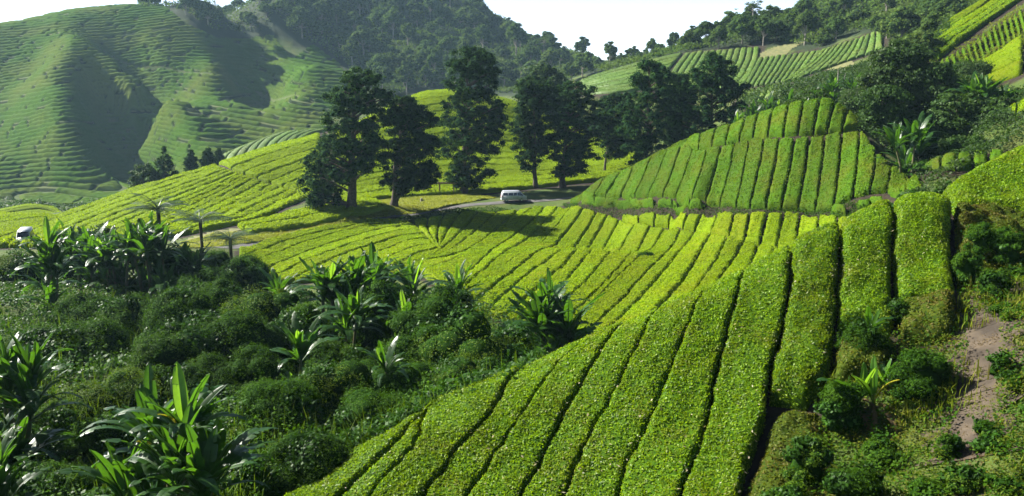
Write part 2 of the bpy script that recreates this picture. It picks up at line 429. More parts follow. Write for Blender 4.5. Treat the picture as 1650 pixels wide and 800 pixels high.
# ------------------------------------------------------------------ terrain
# survey points: (px, py, Y) = seen at that pixel, Y metres ahead of the camera; ('w', px, Y, z) = plan position and height
TP = [
    # near slope: crest
    (470, 790, 30), (620, 720, 31), (760, 655, 32.5), (900, 590, 34), (1000, 540, 35), (1110, 490, 36), (1200, 455, 37), (1280, 410, 38),
    (1360, 370, 39), (1450, 330, 40), (1500, 318, 40.5),
    # near slope: face
    (560, 830, 27.5), (700, 800, 28.5), (850, 800, 28), (1000, 800, 27.5), (1200, 800, 26), (900, 690, 31), (1060, 650, 31), (1150, 560, 33.5),
    (1240, 640, 30.5), (1290, 520, 34), (1350, 500, 34.3), (1440, 510, 33.3), (1540, 460, 34.5), (1450, 420, 37),
    # scrub slope and bare earth on the right
    (1300, 800, 25), (1450, 800, 23.5), (1640, 800, 22), (1640, 700, 24.5), (1540, 640, 28), (1500, 720, 25.5), (1640, 500, 30.5),
    (1560, 560, 30), (1640, 400, 37), (1560, 360, 39.5), (1800, 600, 26), (1800, 400, 35), (1800, 900, 18),
    # beyond the near crest
    ('w', 470, 38, -14.0), ('w', 620, 40, -15.0), ('w', 760, 43, -16.0), ('w', 900, 47, -16.3), ('w', 1000, 48, -16.2), ('w', 1110, 50, -15.5),
    ('w', 1200, 50, -13.5), ('w', 1280, 50, -11.8), ('w', 1360, 50, -10.0), ('w', 1440, 52, -8.8), ('w', 1440, 62, -10.0),
    ('w', 1280, 65, -14.5), ('w', 1100, 65, -17.6),
    # mound on the right
    (1510, 300, 50), (1560, 270, 51.5), (1600, 245, 53), (1650, 225, 54), (1530, 328, 46.5), (1650, 330, 46.5), (1590, 290, 49.5), ('w', 1600, 62, -6), ('w', 1510, 60, -8.2),
    ('w', 1750, 55, -1.5), ('w', 1750, 66, -2.0),
    # gully on the left
    ('w', 60, 30, -14.2), ('w', 280, 26, -13.4), ('w', 380, 30, -14.2), ('w', 460, 34, -14.8), ('w', 560, 39, -16.2), ('w', 660, 43, -17.2),
    ('w', 0, 22, -13.0), ('w', 300, 18, -12.0), ('w', 800, 48, -17.6), ('w', 150, 47, -15.3), ('w', 30, 48, -15.0), ('w', 300, 42, -15.6), ('w', 330, 66, -18.0), ('w', 150, 62, -16.8),
    ('w', 470, 50, -17.0), ('w', 600, 55, -18.0), ('w', 750, 58, -18.4), ('w', 890, 60, -17.9), ('w', 210, 85, -19.0), ('w', 70, 70, -16.8),
    ('w', 400, 90, -20.0), ('w', 560, 85, -19.8), ('w', 700, 85, -20.0), ('w', 470, 70, -19.0), ('w', 650, 70, -19.4),
    ('w', -200, 30, -12), ('w', -250, 60, -15), ('w', -250, 90, -19),
    # valley slope
    (930, 560, 67), (960, 500, 84), (1040, 500, 82), (1100, 480, 84), (1200, 440, 86), (1300, 400, 88), (1050, 410, 108), (830, 440, 103), (770, 440, 101),
    (880, 460, 96), (860, 400, 122), (950, 400, 116), (800, 400, 122), (1100, 345, 124), (1250, 342, 106), (1380, 350, 95), (1180, 385, 104), (1020, 350, 134),
    (920, 332, 152), (870, 334, 157), (830, 334, 160), (1280, 398, 93),
    (700, 392, 127), (690, 375, 134), (660, 362, 141), (740, 365, 142), (780, 350, 150), (840, 365, 142),
    (600, 352, 149), (540, 364, 142), (460, 377, 134), (417, 392, 127), (420, 440, 108), (500, 430, 112), (600, 405, 122), (670, 395, 126), (640, 425, 110), (720, 425, 112),
    # road
    (827, 317.5, 165), (760, 323, 163), (700, 331, 158), (640, 339, 152), (900, 315, 166), (325, 386, 118), (420, 376, 131), (40, 386, 118), (180, 389, 116),
    ('w', 1000, 172, -19.0), ('w', 1150, 172, -16.5),
    # cone hill
    (920, 324, 156), (1000, 328, 140), (1150, 336, 118), (1300, 341, 104), (1400, 341, 96), (1490, 300, 91),
    (950, 300, 151), (975, 287, 148.5), (1000, 275, 146), (1025, 263, 143), (1050, 252, 140), (1075, 240.5, 136.5), (1100, 230, 133), (1130, 219.5, 130), (1165, 206.5, 127), (1200, 195, 124), (1235, 183.5, 122), (1270, 171, 120), (1300, 161, 118.5),
    (1330, 153, 117), (1355, 172, 115), (1380, 191, 113), (1410, 213, 109), (1440, 242, 105), (1463, 268, 101), (1485, 290, 97),
    ('w', 1050, 152, -15.8), ('w', 1150, 143, -12.2), ('w', 1260, 136, -8.2), ('w', 1025, 155, -16.4),
    (1060, 290, 133), (1120, 275, 122.5), (1200, 270, 116), (1330, 250, 109), (1420, 280, 100), (1330, 210, 112.5),
    ('w', 1000, 158, -17.0), ('w', 1100, 147, -14.5), ('w', 1200, 139, -10.0), ('w', 1330, 133, -6.5), ('w', 1400, 127, -8.5), ('w', 1470, 113, -11.0),
    ('w', 1520, 98, -10.0), ('w', 1500, 80, -10.5), ('w', 1450, 78, -12.0), ('w', 1400, 76, -13.0),
    # right of the cone
    (1500, 243, 93), (1620, 240, 90), (1500, 268, 90), (1620, 266, 87), (1430, 225, 124), (1570, 215, 102), (1600, 160, 122), (1650, 150, 118), (1500, 180, 130),
    (1410, 122, 172), (1440, 104, 182), (1375, 132, 178), (1335, 142, 182), (1452, 78, 225), (1440, 92, 205),
    (1500, 120, 152), (1480, 82, 163), (1570, 100, 152), (1650, 60, 150), (1590, 20, 178), (1650, 2, 176), (1550, 20, 190), ('w', 1800, 150, 19), ('w', 1800, 100, 6),
    # left yellow hill
    (395, 357, 142), (560, 336, 150), (620, 328, 152), (300, 390, 124), (240, 392, 122), (110, 395, 121), (120, 332, 190), (180, 314, 194), (230, 297, 198), (290, 279, 204), (347, 263, 210),
    (420, 239, 217), (515, 214, 226), (40, 360, 172), (300, 335, 165), (400, 310, 178), (470, 290, 190), (510, 318, 172), (600, 320, 170), (700, 310, 178), (780, 307, 180),
    (860, 299, 185), (960, 288, 190), (600, 182, 245), (650, 158, 254), (700, 144, 260), (740, 145, 263), (820, 158, 268), (900, 192, 262), (960, 215, 250), (1000, 240, 225),
    (700, 230, 222), (820, 240, 222), (1050, 262, 200), ('w', 1150, 200, -10.0),
    ('w', 0, 200, -27), ('w', 110, 222, -30), ('w', 230, 235, -30), ('w', 347, 250, -27), ('w', 430, 262, -25), ('w', 515, 268, -22), ('w', 650, 300, -14), ('w', 740, 310, -12), ('w', 850, 315, -10),
    # mound behind, green hill behind
    (0, 340, 225), (50, 328, 232), (90, 333, 232), (110, 345, 228), (0, 366, 208), (60, 355, 214), ('w', 50, 262, -36), ('w', -200, 230, -33),
    (365, 250, 282), (400, 231, 298), (450, 213, 306), (510, 209, 312), (460, 236, 284), (560, 205, 318), ('w', 450, 345, -26), ('w', 380, 330, -33), ('w', 540, 350, -22),
    # far left hill
    (0, 47, 540), (60, 38, 550), (130, 24, 560), (200, 16, 575), (280, 8, 590), (350, 0, 600), (450, -4, 620),
    (118, 92, 486), (120, 150, 446), (112, 200, 418), (118, 260, 392), (108, 310, 372), (60, 110, 500), (30, 170, 455), (60, 220, 420), (0, 260, 400), (40, 300, 380), (10, 140, 490), (0, 200, 450),
    (160, 100, 508), (195, 142, 512), (224, 190, 500), (234, 245, 468), (222, 300, 424), (172, 200, 474), (170, 270, 424),
    (150, 62, 508), (185, 85, 494), (220, 112, 480), (260, 160, 450), (300, 205, 422), (345, 245, 396),
    (300, 62, 548), (352, 108, 522), (300, 125, 524), (345, 190, 462), (390, 235, 420), (255, 70, 540), (345, 42, 622), (380, 78, 594), (400, 104, 578),
    (255, 22, 572), (380, 165, 478), (386, 205, 448), (430, 120, 548), (424, 170, 540), (430, 205, 505), (440, 75, 590), (470, 60, 600),
    (480, 110, 515), (470, 160, 478), (450, 200, 452), (520, 165, 485), (530, 110, 530), (540, 200, 455),
    ('w', 200, 350, -42), ('w', 380, 365, -36), ('w', 50, 330, -41), ('w', 0, 350, -40), ('w', 600, 400, -22), ('w', -250, 350, -36), ('w', -250, 450, -10), ('w', -250, 560, 40),
    # wooded mountain
    (560, 120, 560), (650, 160, 520), (650, 90, 600), (560, 40, 660), (650, 20, 690), (700, -25, 740), (620, -40, 760), (760, 40, 680), (800, 80, 640), (740, 110, 580), (820, 140, 540),
    (880, 95, 610), (900, 130, 540), (540, 0, 690),
    ('w', -80, 620, 30), ('w', 0, 630, 33), ('w', 60, 640, 38), ('w', 130, 650, 46), ('w', 210, 670, 52), ('w', -200, 640, 30), (-100, 60, 535), ('w', 60, 760, 30), ('w', 300, 800, 30), ('w', 560, 1000, 60), ('w', 760, 950, 40), ('w', 900, 850, 15), ('w', 1100, 700, 15), ('w', 1300, 640, 40), ('w', 0, 1500, 0), ('w', 800, 1500, 0), ('w', 1600, 1500, 0),
    # right ridge and its tea slopes
    (940, 126, 330), (1000, 108, 334), (1060, 92, 338), (1130, 80, 338), (1222, 74, 330), (1300, 66, 320), (1325, 80, 300), (1370, 60, 296), (1420, 46, 292),
    (940, 160, 280), (1000, 150, 280), (1060, 150, 276), (1100, 140, 282), (1200, 138, 256), (1290, 126, 250), (1370, 98, 256), (1425, 78, 262), (1200, 165, 200), (1290, 165, 172), (1400, 150, 160),
    (1080, 110, 312), (1215, 112, 288),
    (960, 110, 500), (1060, 95, 440), (1150, 70, 400), (1200, 48, 370), (1300, 25, 365), (1420, 10, 350), (1500, -10, 320), (1560, -25, 290), ('w', 1400, 480, 55), ('w', 1750, 300, 60),
    ('w', 1750, 200, 33), ('w', 1200, 520, 35),
    # behind and beneath the camera
    ('w', 825, 5, -8.0), ('w', 200, 9, -10.0), ('w', 1450, 9, -6.0), ('w', 825, 14, -9.6), ('w', 1300, 15, -8.6), ('w', 1700, 14, -7.0),
]


def _survey():
    U = []; V = []; S = []
    for t in TP:
        if t[0] == 'w':
            _, px, Y, z = t
            x = (px - 825) / F * Y
            y = Y
        else:
            x, y, z = P(*t)
        U.append(x / y); V.append(math.log(y)); S.append(z / y)
    return np.array(U), np.array(V), np.array(S)


def _tps(r2):
    return 0.5 * r2 * np.log(r2 + 1e-12)


_U, _V, _S = _survey()
VS = 0.75                                     # along-view distances count a little less
_n = len(_U)
_K = _tps((_U[:, None] - _U[None]) ** 2 + (VS * (_V[:, None] - _V[None])) ** 2) + np.eye(_n) * 2e-4
_A = np.zeros((_n + 3, _n + 3))
_A[:_n, :_n] = _K
_A[:_n, _n] = 1; _A[:_n, _n + 1] = _U; _A[:_n, _n + 2] = _V * VS
_A[_n:, :_n] = _A[:_n, _n:].T
_W = np.linalg.solve(_A, np.concatenate([_S, np.zeros(3)]))
GU = np.arange(-1.05, 1.05, 0.0045)
GV = np.arange(math.log(4.0), math.log(1700), 0.0095)


def _eval(u, v):
    out = np.empty(len(u))
    for a in range(0, len(u), 20000):
        uu = u[a:a + 20000]; vv = v[a:a + 20000]
        r2 = (uu[:, None] - _U[None]) ** 2 + (VS * (vv[:, None] - _V[None])) ** 2
        out[a:a + 20000] = _tps(r2) @ _W[:_n] + _W[_n] + _W[_n + 1] * uu + _W[_n + 2] * vv * VS
    return out


_cu = np.arange(-1.06, 1.07, 0.012); _cv = np.arange(math.log(3.9), math.log(1750), 0.02)
_cg = _eval(np.repeat(_cu, len(_cv)), np.tile(_cv, len(_cu))).reshape(len(_cu), len(_cv))


def _bic(a, fu, fv):
    """Catmull-Rom lookup in the coarse survey grid"""
    iu = np.clip(np.floor(fu).astype(int), 1, a.shape[0] - 3); iv = np.clip(np.floor(fv).astype(int), 1, a.shape[1] - 3)
    tu = np.clip(fu - iu, 0, 1); tv = np.clip(fv - iv, 0, 1)

    def w(t):
        return (-0.5 * t + t * t - 0.5 * t ** 3, 1 - 2.5 * t * t + 1.5 * t ** 3, 0.5 * t + 2 * t * t - 1.5 * t ** 3, -0.5 * t * t + 0.5 * t ** 3)
    wu = w(tu); wv = w(tv)
    r = 0
    for i in range(4):
        for j in range(4):
            r = r + wu[i] * wv[j] * a[iu + i - 1, iv + j - 1]
    return r


def S_at(x, y):
    """height of the clipped tea canopy / vegetation datum"""
    x = np.asarray(x, float); y = np.maximum(np.asarray(y, float), 3.95)
    u = np.clip(x / y, -1.05, 1.05); v = np.log(y)
    return y * _bic(_cg, (u - _cu[0]) / 0.012, (v - _cv[0]) / 0.02)


TEA_H = 0.85


def G_at(x, y):
    """ground"""
    x = np.asarray(x, float); y = np.asarray(y, float)
    far = np.clip((y - 330) / 60, 0, 1)
    return S_at(x, y) - TEA_H + far * 0.4 * TEA_H


def hit(px, py, Y0, Y1, f=S_at):
    d = ray(px, py)
    Y = np.exp(np.linspace(math.log(Y0), math.log(Y1), 500))
    t = Y / d[1]
    df = d[2] * t - f(d[0] * t, Y)
    neg = np.where((df[:-1] > 0) & (df[1:] <= 0))[0]
    if len(neg):
        i = neg[0]
        a = df[i] / (df[i] - df[i + 1] + 1e-12)
        Yh = Y[i] + a * (Y[i + 1] - Y[i])
    else:
        Yh = Y[np.argmin(np.abs(df))]
    return np.array([d[0] / d[1] * Yh, Yh])


def ground_pos(px, py, Y0=None, Y1=None):
    if Y1 is None:
        p = P(px, py, Y0)
        x, y = p[0], p[1]
    else:
        x, y = hit(px, py, Y0, Y1, G_at)
    return np.array([x, y, float(G_at(x, y))])


SOIL = np.zeros((len(GU), len(GV)), np.float32)
FORE = np.zeros((len(GU), len(GV)), np.float32)


def mark(arr, x, y, val=1.0, rad=1):
    iu = ((x / y - GU[0]) / 0.0045).round().astype(int); iv = ((np.log(y) - GV[0]) / 0.0095).round().astype(int)
    for a in range(-rad, rad + 1):
        for b in range(-rad, rad + 1):
            arr[np.clip(iu + a, 0, len(GU) - 1), np.clip(iv + b, 0, len(GV) - 1)] = val


def build_ground():
    uu, vv = np.meshgrid(GU, GV, indexing='ij')
    y = np.exp(vv); x = uu * y
    z = G_at(x, y)
    rough = fbm(x / 6.0, y / 6.0, 4) * 0.15 + fbm(x / 1.1, y / 1.1, 2) * 0.04 * np.clip(40 / y, 0, 1)
    rough += np.clip((y - 330) / 150, 0, 1) * fbm(x / 60.0, y / 60.0, 4) * 3.0
    z = z + rough * (1 - 0.8 * ROADM)
    V = np.stack([x, y, z], -1).reshape(-1, 3)
    nr, nc = len(GU), len(GV)
    me = mesh_of('ground', V, grid_quads(nr, nc)[:, ::-1] if False else grid_quads(nr, nc), M['ground'], smooth=True)
    for nm, arr in (('soil', SOIL), ('forest', FORE)):
        a = me.attributes.new(nm, 'FLOAT', 'POINT')
        a.data.foreach_set('value', arr.ravel().astype(np.float32))
    o = link('ground', me)
    tag(o, 'hilly ground of soil and grass under the tea fields and woods', 'ground', None, 'structure')
    return o


ROADM = np.zeros((len(GU), len(GV)), np.float32)

# ------------------------------------------------------------------ clipped tea hedges
def _dens(pts, n):
    pts = np.asarray(pts, float)
    d = np.concatenate([[0], np.cumsum(np.linalg.norm(np.diff(pts, axis=0), axis=1))])
    s = np.linspace(0, d[-1], n)
    return np.stack([np.interp(s, d, pts[:, k]) for k in range(pts.shape[1])], 1)


def _smooth(p, it=2):
    p = p.copy()
    for _ in range(it):
        q = p.copy()
        q[1:-1] = 0.25 * p[:-2] + 0.5 * p[1:-1] + 0.25 * p[2:]
        p = q
    return p


def gl(pts, Y0, Y1, e0=0.0, e1=0.0, n=14):
    w = np.array([hit(a, b, Y0, Y1) for a, b in _dens(pts, n)])
    w = _smooth(w, 3)
    if e0:
        d = w[0] - w[2]; d /= np.linalg.norm(d) + 1e-9
        w = np.vstack([w[0] + d * e0, w])
    if e1:
        d = w[-1] - w[-3]; d /= np.linalg.norm(d) + 1e-9
        w = np.vstack([w, w[-1] + d * e1])
    return w


HEDGES = []


def hedge(A, B, label, group, mats, gap=0.12, egap=0.12, res=0.25, H=TEA_H, dens=20, cs=0.15, name='tea_hedge', cat='tea hedge', rnd=0.22, lump=0.10, up=0.0, tilt=0.85):
    La = np.linalg.norm(np.diff(A, axis=0), axis=1).sum(); Lb = np.linalg.norm(np.diff(B, axis=0), axis=1).sum()
    L = 0.5 * (La + Lb)
    if L < 0.6: return None
    nI = int(np.clip(L / res, 5, 420))
    A = _dens(A, nI * 2); B = _dens(B, nI * 2)
    w = np.linalg.norm(B - A, axis=1)
    wm = max(np.median(w), 0.3)
    nJ = int(np.clip(wm / res, 6, 40))
    fr = np.linspace(0, 1, nI)
    fe = min(0.3, egap / L)
    fi = (fe + fr * (1 - 2 * fe)) * (nI * 2 - 1)
    ii = np.arange(nI * 2)
    A = np.stack([np.interp(fi, ii, A[:, k]) for k in (0, 1)], 1); B = np.stack([np.interp(fi, ii, B[:, k]) for k in (0, 1)], 1)
    w = np.interp(fi, ii, w)
    t = np.linspace(0, 1, nJ)
    t = 0.5 - 0.5 * np.cos(np.pi * t) * (0.35) - (0.5 - t) * 0.65 + 0.0
    t = (t - t[0]) / (t[-1] - t[0])
    g = np.minimum(gap / np.maximum(w, 1e-3), 0.3)[:, None]
    tt = g + t[None] * (1 - 2 * g)
    XY = A[:, None] * (1 - tt[..., None]) + B[:, None] * tt[..., None]
    side = np.minimum(t, 1 - t)[None] * np.maximum(w[:, None] - 2 * gap, 0.1)
    end = np.minimum(fr, 1 - fr)[:, None] * L
    e = np.minimum(side, end)
    r = min(rnd, wm * 0.35)
    k = np.clip(1 - e / r, 0, 1)
    drop = r * 1.15 * (1 - np.sqrt(np.clip(1 - k * k, 0, 1)))
    x, y = XY[..., 0], XY[..., 1]
    jit = 0.10 + 0.3 * gap
    jit = min(jit, 0.08 * wm)
    x = x + jit * noise2(y / 0.5, x / 0.5) * 1.4; y = y + jit * noise2(x / 0.5 + 40, y / 0.5) * 1.4
    z = S_at(x, y) - drop + up + lump * noise2(x / 0.75, y / 0.75) + lump * 0.6 * noise2(x / 0.3, y / 0.3) + lump * 1.6 * noise2(x / 3.0, y / 3.0) + RNG.normal() * 0.05
    # skirt ring down to the soil
    X = np.pad(x, 1, mode='edge'); Yy = np.pad(y, 1, mode='edge'); Z = np.pad(z, 1, mode='edge')
    sk = np.zeros_like(Z, bool); sk[0] = sk[-1] = True; sk[:, 0] = sk[:, -1] = True
    Z[sk] = S_at(X[sk], Yy[sk]) - H - 0.25
    V = np.stack([X, Yy, Z], -1)
    nr, nc = Z.shape
    Gm = Geo()
    Q = grid_quads(nr, nc)
    # face upward
    if np.cross(np.append(A[-1] - A[0], 0), np.append(B[0] - A[0], 0))[2] > 0:
        Q = Q[:, ::-1]
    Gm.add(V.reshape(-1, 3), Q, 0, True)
    if dens > 0:
        area = L * max(np.mean(w) - 2 * gap, 0.1)
        n = int(area * dens * 1.15)
        if n > 0:
            fi = RNG.random(n) * (nr - 1.001); fj = RNG.random(n) * (nc - 1.001)
            i = fi.astype(int); j = fj.astype(int); a = (fi - i)[:, None]; b = (fj - j)[:, None]
            p = V[i, j] * (1 - a) * (1 - b) + V[i + 1, j] * a * (1 - b) + V[i, j + 1] * (1 - a) * b + V[i + 1, j + 1] * a * b
            du = V[i + 1, j] - V[i, j]; dv = V[i, j + 1] - V[i, j]
            N = np.cross(du, dv); N[N[:, 2] < 0] *= -1
            N /= np.linalg.norm(N, axis=1, keepdims=True) + 1e-9
            N[~np.isfinite(N).all(1)] = (0, 0, 1)
            p = p + N * (RNG.random((n, 1)) * 0.5 * cs)
            s = cs * (0.6 + 0.8 * RNG.random(n))
            cv, cq = cards(p, N + RNG.normal(size=(n, 3)) * tilt, s, 0.5)
            Gm.add(cv, cq, 1, False)
    o = Gm.build(name, mats)
    tag(o, label, cat, group)
    mark(SOIL, x[::2].ravel(), y[::2].ravel(), 1.0, 1)
    HEDGES.append(o)
    return o


# --- near slope
FGa = [
    [(468, 793), (455, 800), (430, 815), (400, 835)],
    [(560, 746), (513, 778), (490, 800), (460, 840)],
    [(650, 701), (600, 748), (545, 800), (510, 840)],
    [(677, 690), (675, 712), (641, 746), (608, 783), (597, 800), (575, 840)],
    [(806, 636), (797, 658), (755, 702), (715, 752), (678, 800), (650, 840)],
    [(894, 590), (875, 611), (857, 637), (823, 690), (799, 724), (755, 792), (730, 840)],
    [(972, 553), (967, 567), (939, 603), (905, 671), (876, 724), (842, 787), (815, 840)],
    [(1040, 522), (1036, 542), (1013, 575), (980, 645), (949, 700), (915, 773), (885, 840)],
    [(1125, 484), (1121, 500), (1097, 547), (1075, 597), (1052, 665), (1019, 721), (1002, 766), (985, 840)],
    [(1190, 457), (1188, 470), (1178, 510), (1154, 592), (1142, 654), (1126, 710), (1112, 750), (1080, 840)],
    [(1272, 412), (1270, 474), (1253, 541), (1234, 603), (1242, 654), (1217, 699), (1200, 740), (1180, 840)],
]
_fg = [gl(p, 23, 42, 3.0, 0.0, 22) for p in FGa]
_nm = ['near']
_where = ['at the low end of the near slope beside the dark thicket', 'second from the thicket end of the near slope', 'third from the thicket end of the near slope',
          'fourth from the thicket end of the near slope', 'fifth from the thicket end of the near slope', 'sixth from the thicket end of the near slope',
          'in the middle of the near slope, seventh from the thicket', 'eighth on the near slope counted from the thicket', 'ninth on the near slope counted from the thicket',
          'on the near slope, with browned lower end']
for i in range(10):
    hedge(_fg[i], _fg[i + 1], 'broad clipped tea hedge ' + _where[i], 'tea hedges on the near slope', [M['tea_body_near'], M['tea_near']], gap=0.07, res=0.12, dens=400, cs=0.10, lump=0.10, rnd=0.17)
FGb = [
    ([(1273, 412), (1270, 474), (1253, 541), (1238, 600), (1240, 622)], [(1354, 375), (1350, 462), (1348, 530), (1336, 597), (1300, 628)], 'short tea hedge with rounded lower end above the browned hedge'),
    ([(1354, 375), (1350, 440), (1350, 512)], [(1440, 334), (1437, 420), (1440, 508)], 'upright bright tea hedge above the weedy bushes of the near slope'),
    ([(1440, 330), (1437, 400), (1446, 470)], [(1534, 322), (1533, 390), (1545, 470)], 'upper tea hedge at the top of the near crest beside scrub'),
]
for A_, B_, lb in FGb:
    hedge(gl(A_, 24, 43, 3.0, 0, 18), gl(B_, 24, 43, 3.0, 0, 18), lb, 'tea hedges on the near slope', [M['tea_body_near'], M['tea_near']], gap=0.08, res=0.12, dens=400, cs=0.10, lump=0.2, rnd=0.5)
hedge(gl([(1248, 640), (1226, 700), (1207, 745), (1186, 830)], 22, 40, 0, 0), gl([(1330, 640), (1335, 690), (1325, 740), (1310, 800)], 22, 40, 0, 0), 'dull brownish tea bush hedge at the foot beside the small banana', 'tea hedges on the near slope',
      [M['tea_body_dull'], M['tea_dull']], gap=0.12, res=0.14, dens=240, cs=0.11, lump=0.3, rnd=0.7)
hedge(gl([(1449, 468), (1450, 498), (1452, 528)], 24, 43, 0, 0, 10), gl([(1546, 462), (1544, 490), (1540, 515)], 24, 43, 0, 0, 10), 'ragged brown lower end of tea bushes under the top hedge', 'tea hedges on the near slope',
      [M['tea_body_dull'], M['tea_dull']], gap=0.1, res=0.14, dens=260, cs=0.11, lump=0.5, rnd=0.6)
hedge(gl([(1352, 530), (1345, 565), (1335, 598)], 24, 43, 0, 0, 10), gl([(1436, 520), (1438, 555), (1432, 590)], 24, 43, 0, 0, 10), 'weedy cream-flecked tea bush behind the small glowing banana', 'tea hedges on the near slope',
      [M['tea_body_dull'], M['tea_dull']], gap=0.1, res=0.14, dens=260, cs=0.11, lump=0.5, rnd=0.6)
# mound on the right
hedge(gl([(1512, 302), (1535, 284), (1570, 264), (1605, 245), (1650, 226), (1720, 205), (1850, 190)], 44, 60), gl([(1535, 326), (1560, 330), (1600, 332), (1650, 330), (1720, 328), (1850, 330)], 42, 60),
      'wide rounded tea mound behind the near crest at the right edge', 'tea hedges on the near slope', [M['tea_body_near'], M['tea_near']], gap=0.05, res=0.16, dens=220, cs=0.12, lump=0.2, rnd=1.3)
hedge(gl([(1538, 328), (1600, 338), (1680, 345), (1850, 350)], 36, 50), gl([(1540, 400), (1600, 418), (1680, 425), (1850, 440)], 33, 50), 'scruffy low tea hedge under the rounded mound', 'tea hedges on the near slope',
      [M['tea_body_dull'], M['tea_dull']], gap=0.05, res=0.16, dens=220, cs=0.12, lump=0.7, rnd=1.0, up=-0.35)

# --- valley: long rows, from the far bank round to the near slope
VR = [
    [(665, 352), (672, 364), (686, 378), (698, 388)],
    [(690, 349), (687, 362), (694, 378), (702, 389)],
    [(715, 345), (706, 362), (704, 378), (706, 391)],
    [(742, 341), (726, 362), (715, 383), (710, 393)],
    [(770, 340), (748, 368), (730, 385), (714, 398)],
    [(800, 340), (775, 365), (748, 385), (727, 402), (712, 408)],
    [(835, 337), (808, 363), (782, 385), (759, 402), (725, 412), (712, 414)],
    [(860, 332), (820, 360), (772, 392), (752, 406), (735, 416), (715, 424)],
    [(878, 332), (844, 368), (800, 396), (776, 416), (756, 436), (740, 450)],
    [(900, 331), (872, 364), (832, 396), (796, 416), (772, 440), (756, 455)],
    [(920, 332), (900, 360), (864, 396), (820, 420), (780, 448), (765, 462)],
    [(940, 334), (920, 364), (888, 396), (844, 420), (816, 444), (785, 468)],
    [(962, 338), (944, 372), (916, 400), (876, 420), (840, 448), (810, 475)],
    [(980, 342), (960, 380), (936, 404), (900, 432), (872, 456), (840, 485)],
    [(998, 352), (980, 388), (956, 404), (932, 428), (908, 456), (868, 492)],
    [(1024, 356), (1000, 396), (980, 412), (956, 440), (932, 464), (895, 500)],
    [(1048, 361), (1028, 396), (1010, 420), (985, 445), (955, 475), (920, 510)],
    [(1072, 363), (1056, 392), (1040, 408), (1012, 430), (980, 460), (950, 492), (928, 520)],
    [(1096, 366), (1080, 400), (1056, 422), (1020, 460), (992, 488), (960, 515), (930, 548)],
    [(1120, 370), (1100, 400), (1080, 424), (1036, 476), (1000, 508), (965, 545)],
    [(1146, 373), (1124, 412), (1096, 456), (1060, 496), (1025, 530)],
    [(1172, 379), (1152, 420), (1124, 460), (1096, 492), (1070, 515)],
    [(1198, 385), (1180, 420), (1148, 462), (1125, 482)],
    [(1222, 391), (1208, 430), (1190, 455)],
    [(1248, 395), (1240, 425), (1232, 440)],
    [(1282, 401), (1276, 412)],
]
_v = [gl(p, 58, 168, 0, 7.0, 18) for p in VR]
tm = [M['tea_body_mid'], M['tea_mid']]
for i in range(len(_v) - 1):
    j = i
    lb = ORD[j] + ' long tea row of the valley slope counted from the white van side'
    if i <= 5: lb = ORD[j] + ' tea row in tree shade on the bank below the road'
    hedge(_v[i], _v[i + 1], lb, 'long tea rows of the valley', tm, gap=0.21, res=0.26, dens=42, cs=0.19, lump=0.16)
# short terrace rows above the junction line
VT = [
    ([(1002, 343), (1030, 343)], [(1000, 350), (1030, 355)]),
]
TT = [((1004, 342), (1000, 352)), ((1030, 342), (1028, 357)), ((1056, 341), (1054, 360)), ((1082, 341), (1078, 361)), ((1108, 341), (1100, 363)), ((1131, 341), (1120, 367)), ((1157, 340), (1146, 371)),
      ((1183, 340), (1174, 376)), ((1209, 340), (1200, 383)), ((1237, 339), (1225, 388)), ((1264, 339), (1253, 393)), ((1290, 341), (1280, 397)), ((1320, 342), (1314, 391)), ((1350, 347), (1346, 385)), ((1380, 350), (1378, 372))]
_t = [gl([a, b], 80, 150, 0, 0, 6) for a, b in TT]
for i in range(len(_t) - 1):
    hedge(_t[i], _t[i + 1], ORD[i] + ' short tea block below the cone hill, from the road end', 'short terrace tea blocks', tm, gap=0.21, egap=0.18, res=0.25, dens=42, cs=0.18, lump=0.16)
# rows left of the notch
VL = [
    [(595, 351), (536, 361), (460, 375), (414, 391), (395, 398)],
    [(640, 352), (600, 357), (550, 366), (489, 379), (464, 387), (416, 402), (395, 410)],
    [(655, 356), (593, 363), (544, 374), (485, 391), (442, 408), (400, 424)],
    [(668, 362), (623, 366), (583, 376), (532, 391), (489, 405), (442, 425), (400, 443)],
    [(676, 368), (640, 371), (612, 377), (576, 389), (532, 404), (485, 422), (438, 447)],
    [(684, 375), (660, 376), (634, 383), (591, 396), (549, 410), (515, 426), (480, 445)],
    [(692, 383), (680, 384), (655, 387), (625, 398), (600, 408), (560, 425), (540, 437)],
    [(700, 391), (676, 394), (651, 403), (630, 412), (595, 428)],
    [(706, 398), (695, 402), (672, 407), (652, 417), (630, 430)],
    [(712, 408), (700, 414), (690, 420), (672, 434)],
]
_l = [gl(p, 95, 156, 0, 2.0, 18) for p in VL]
for i in range(len(_l) - 1):
    hedge(_l[i], _l[i + 1], ORD[i] + ' sweeping tea row on the knoll before the tall trees, from the road', 'sweeping tea rows before the trees', tm, gap=0.21, res=0.26, dens=42, cs=0.19, lump=0.16)

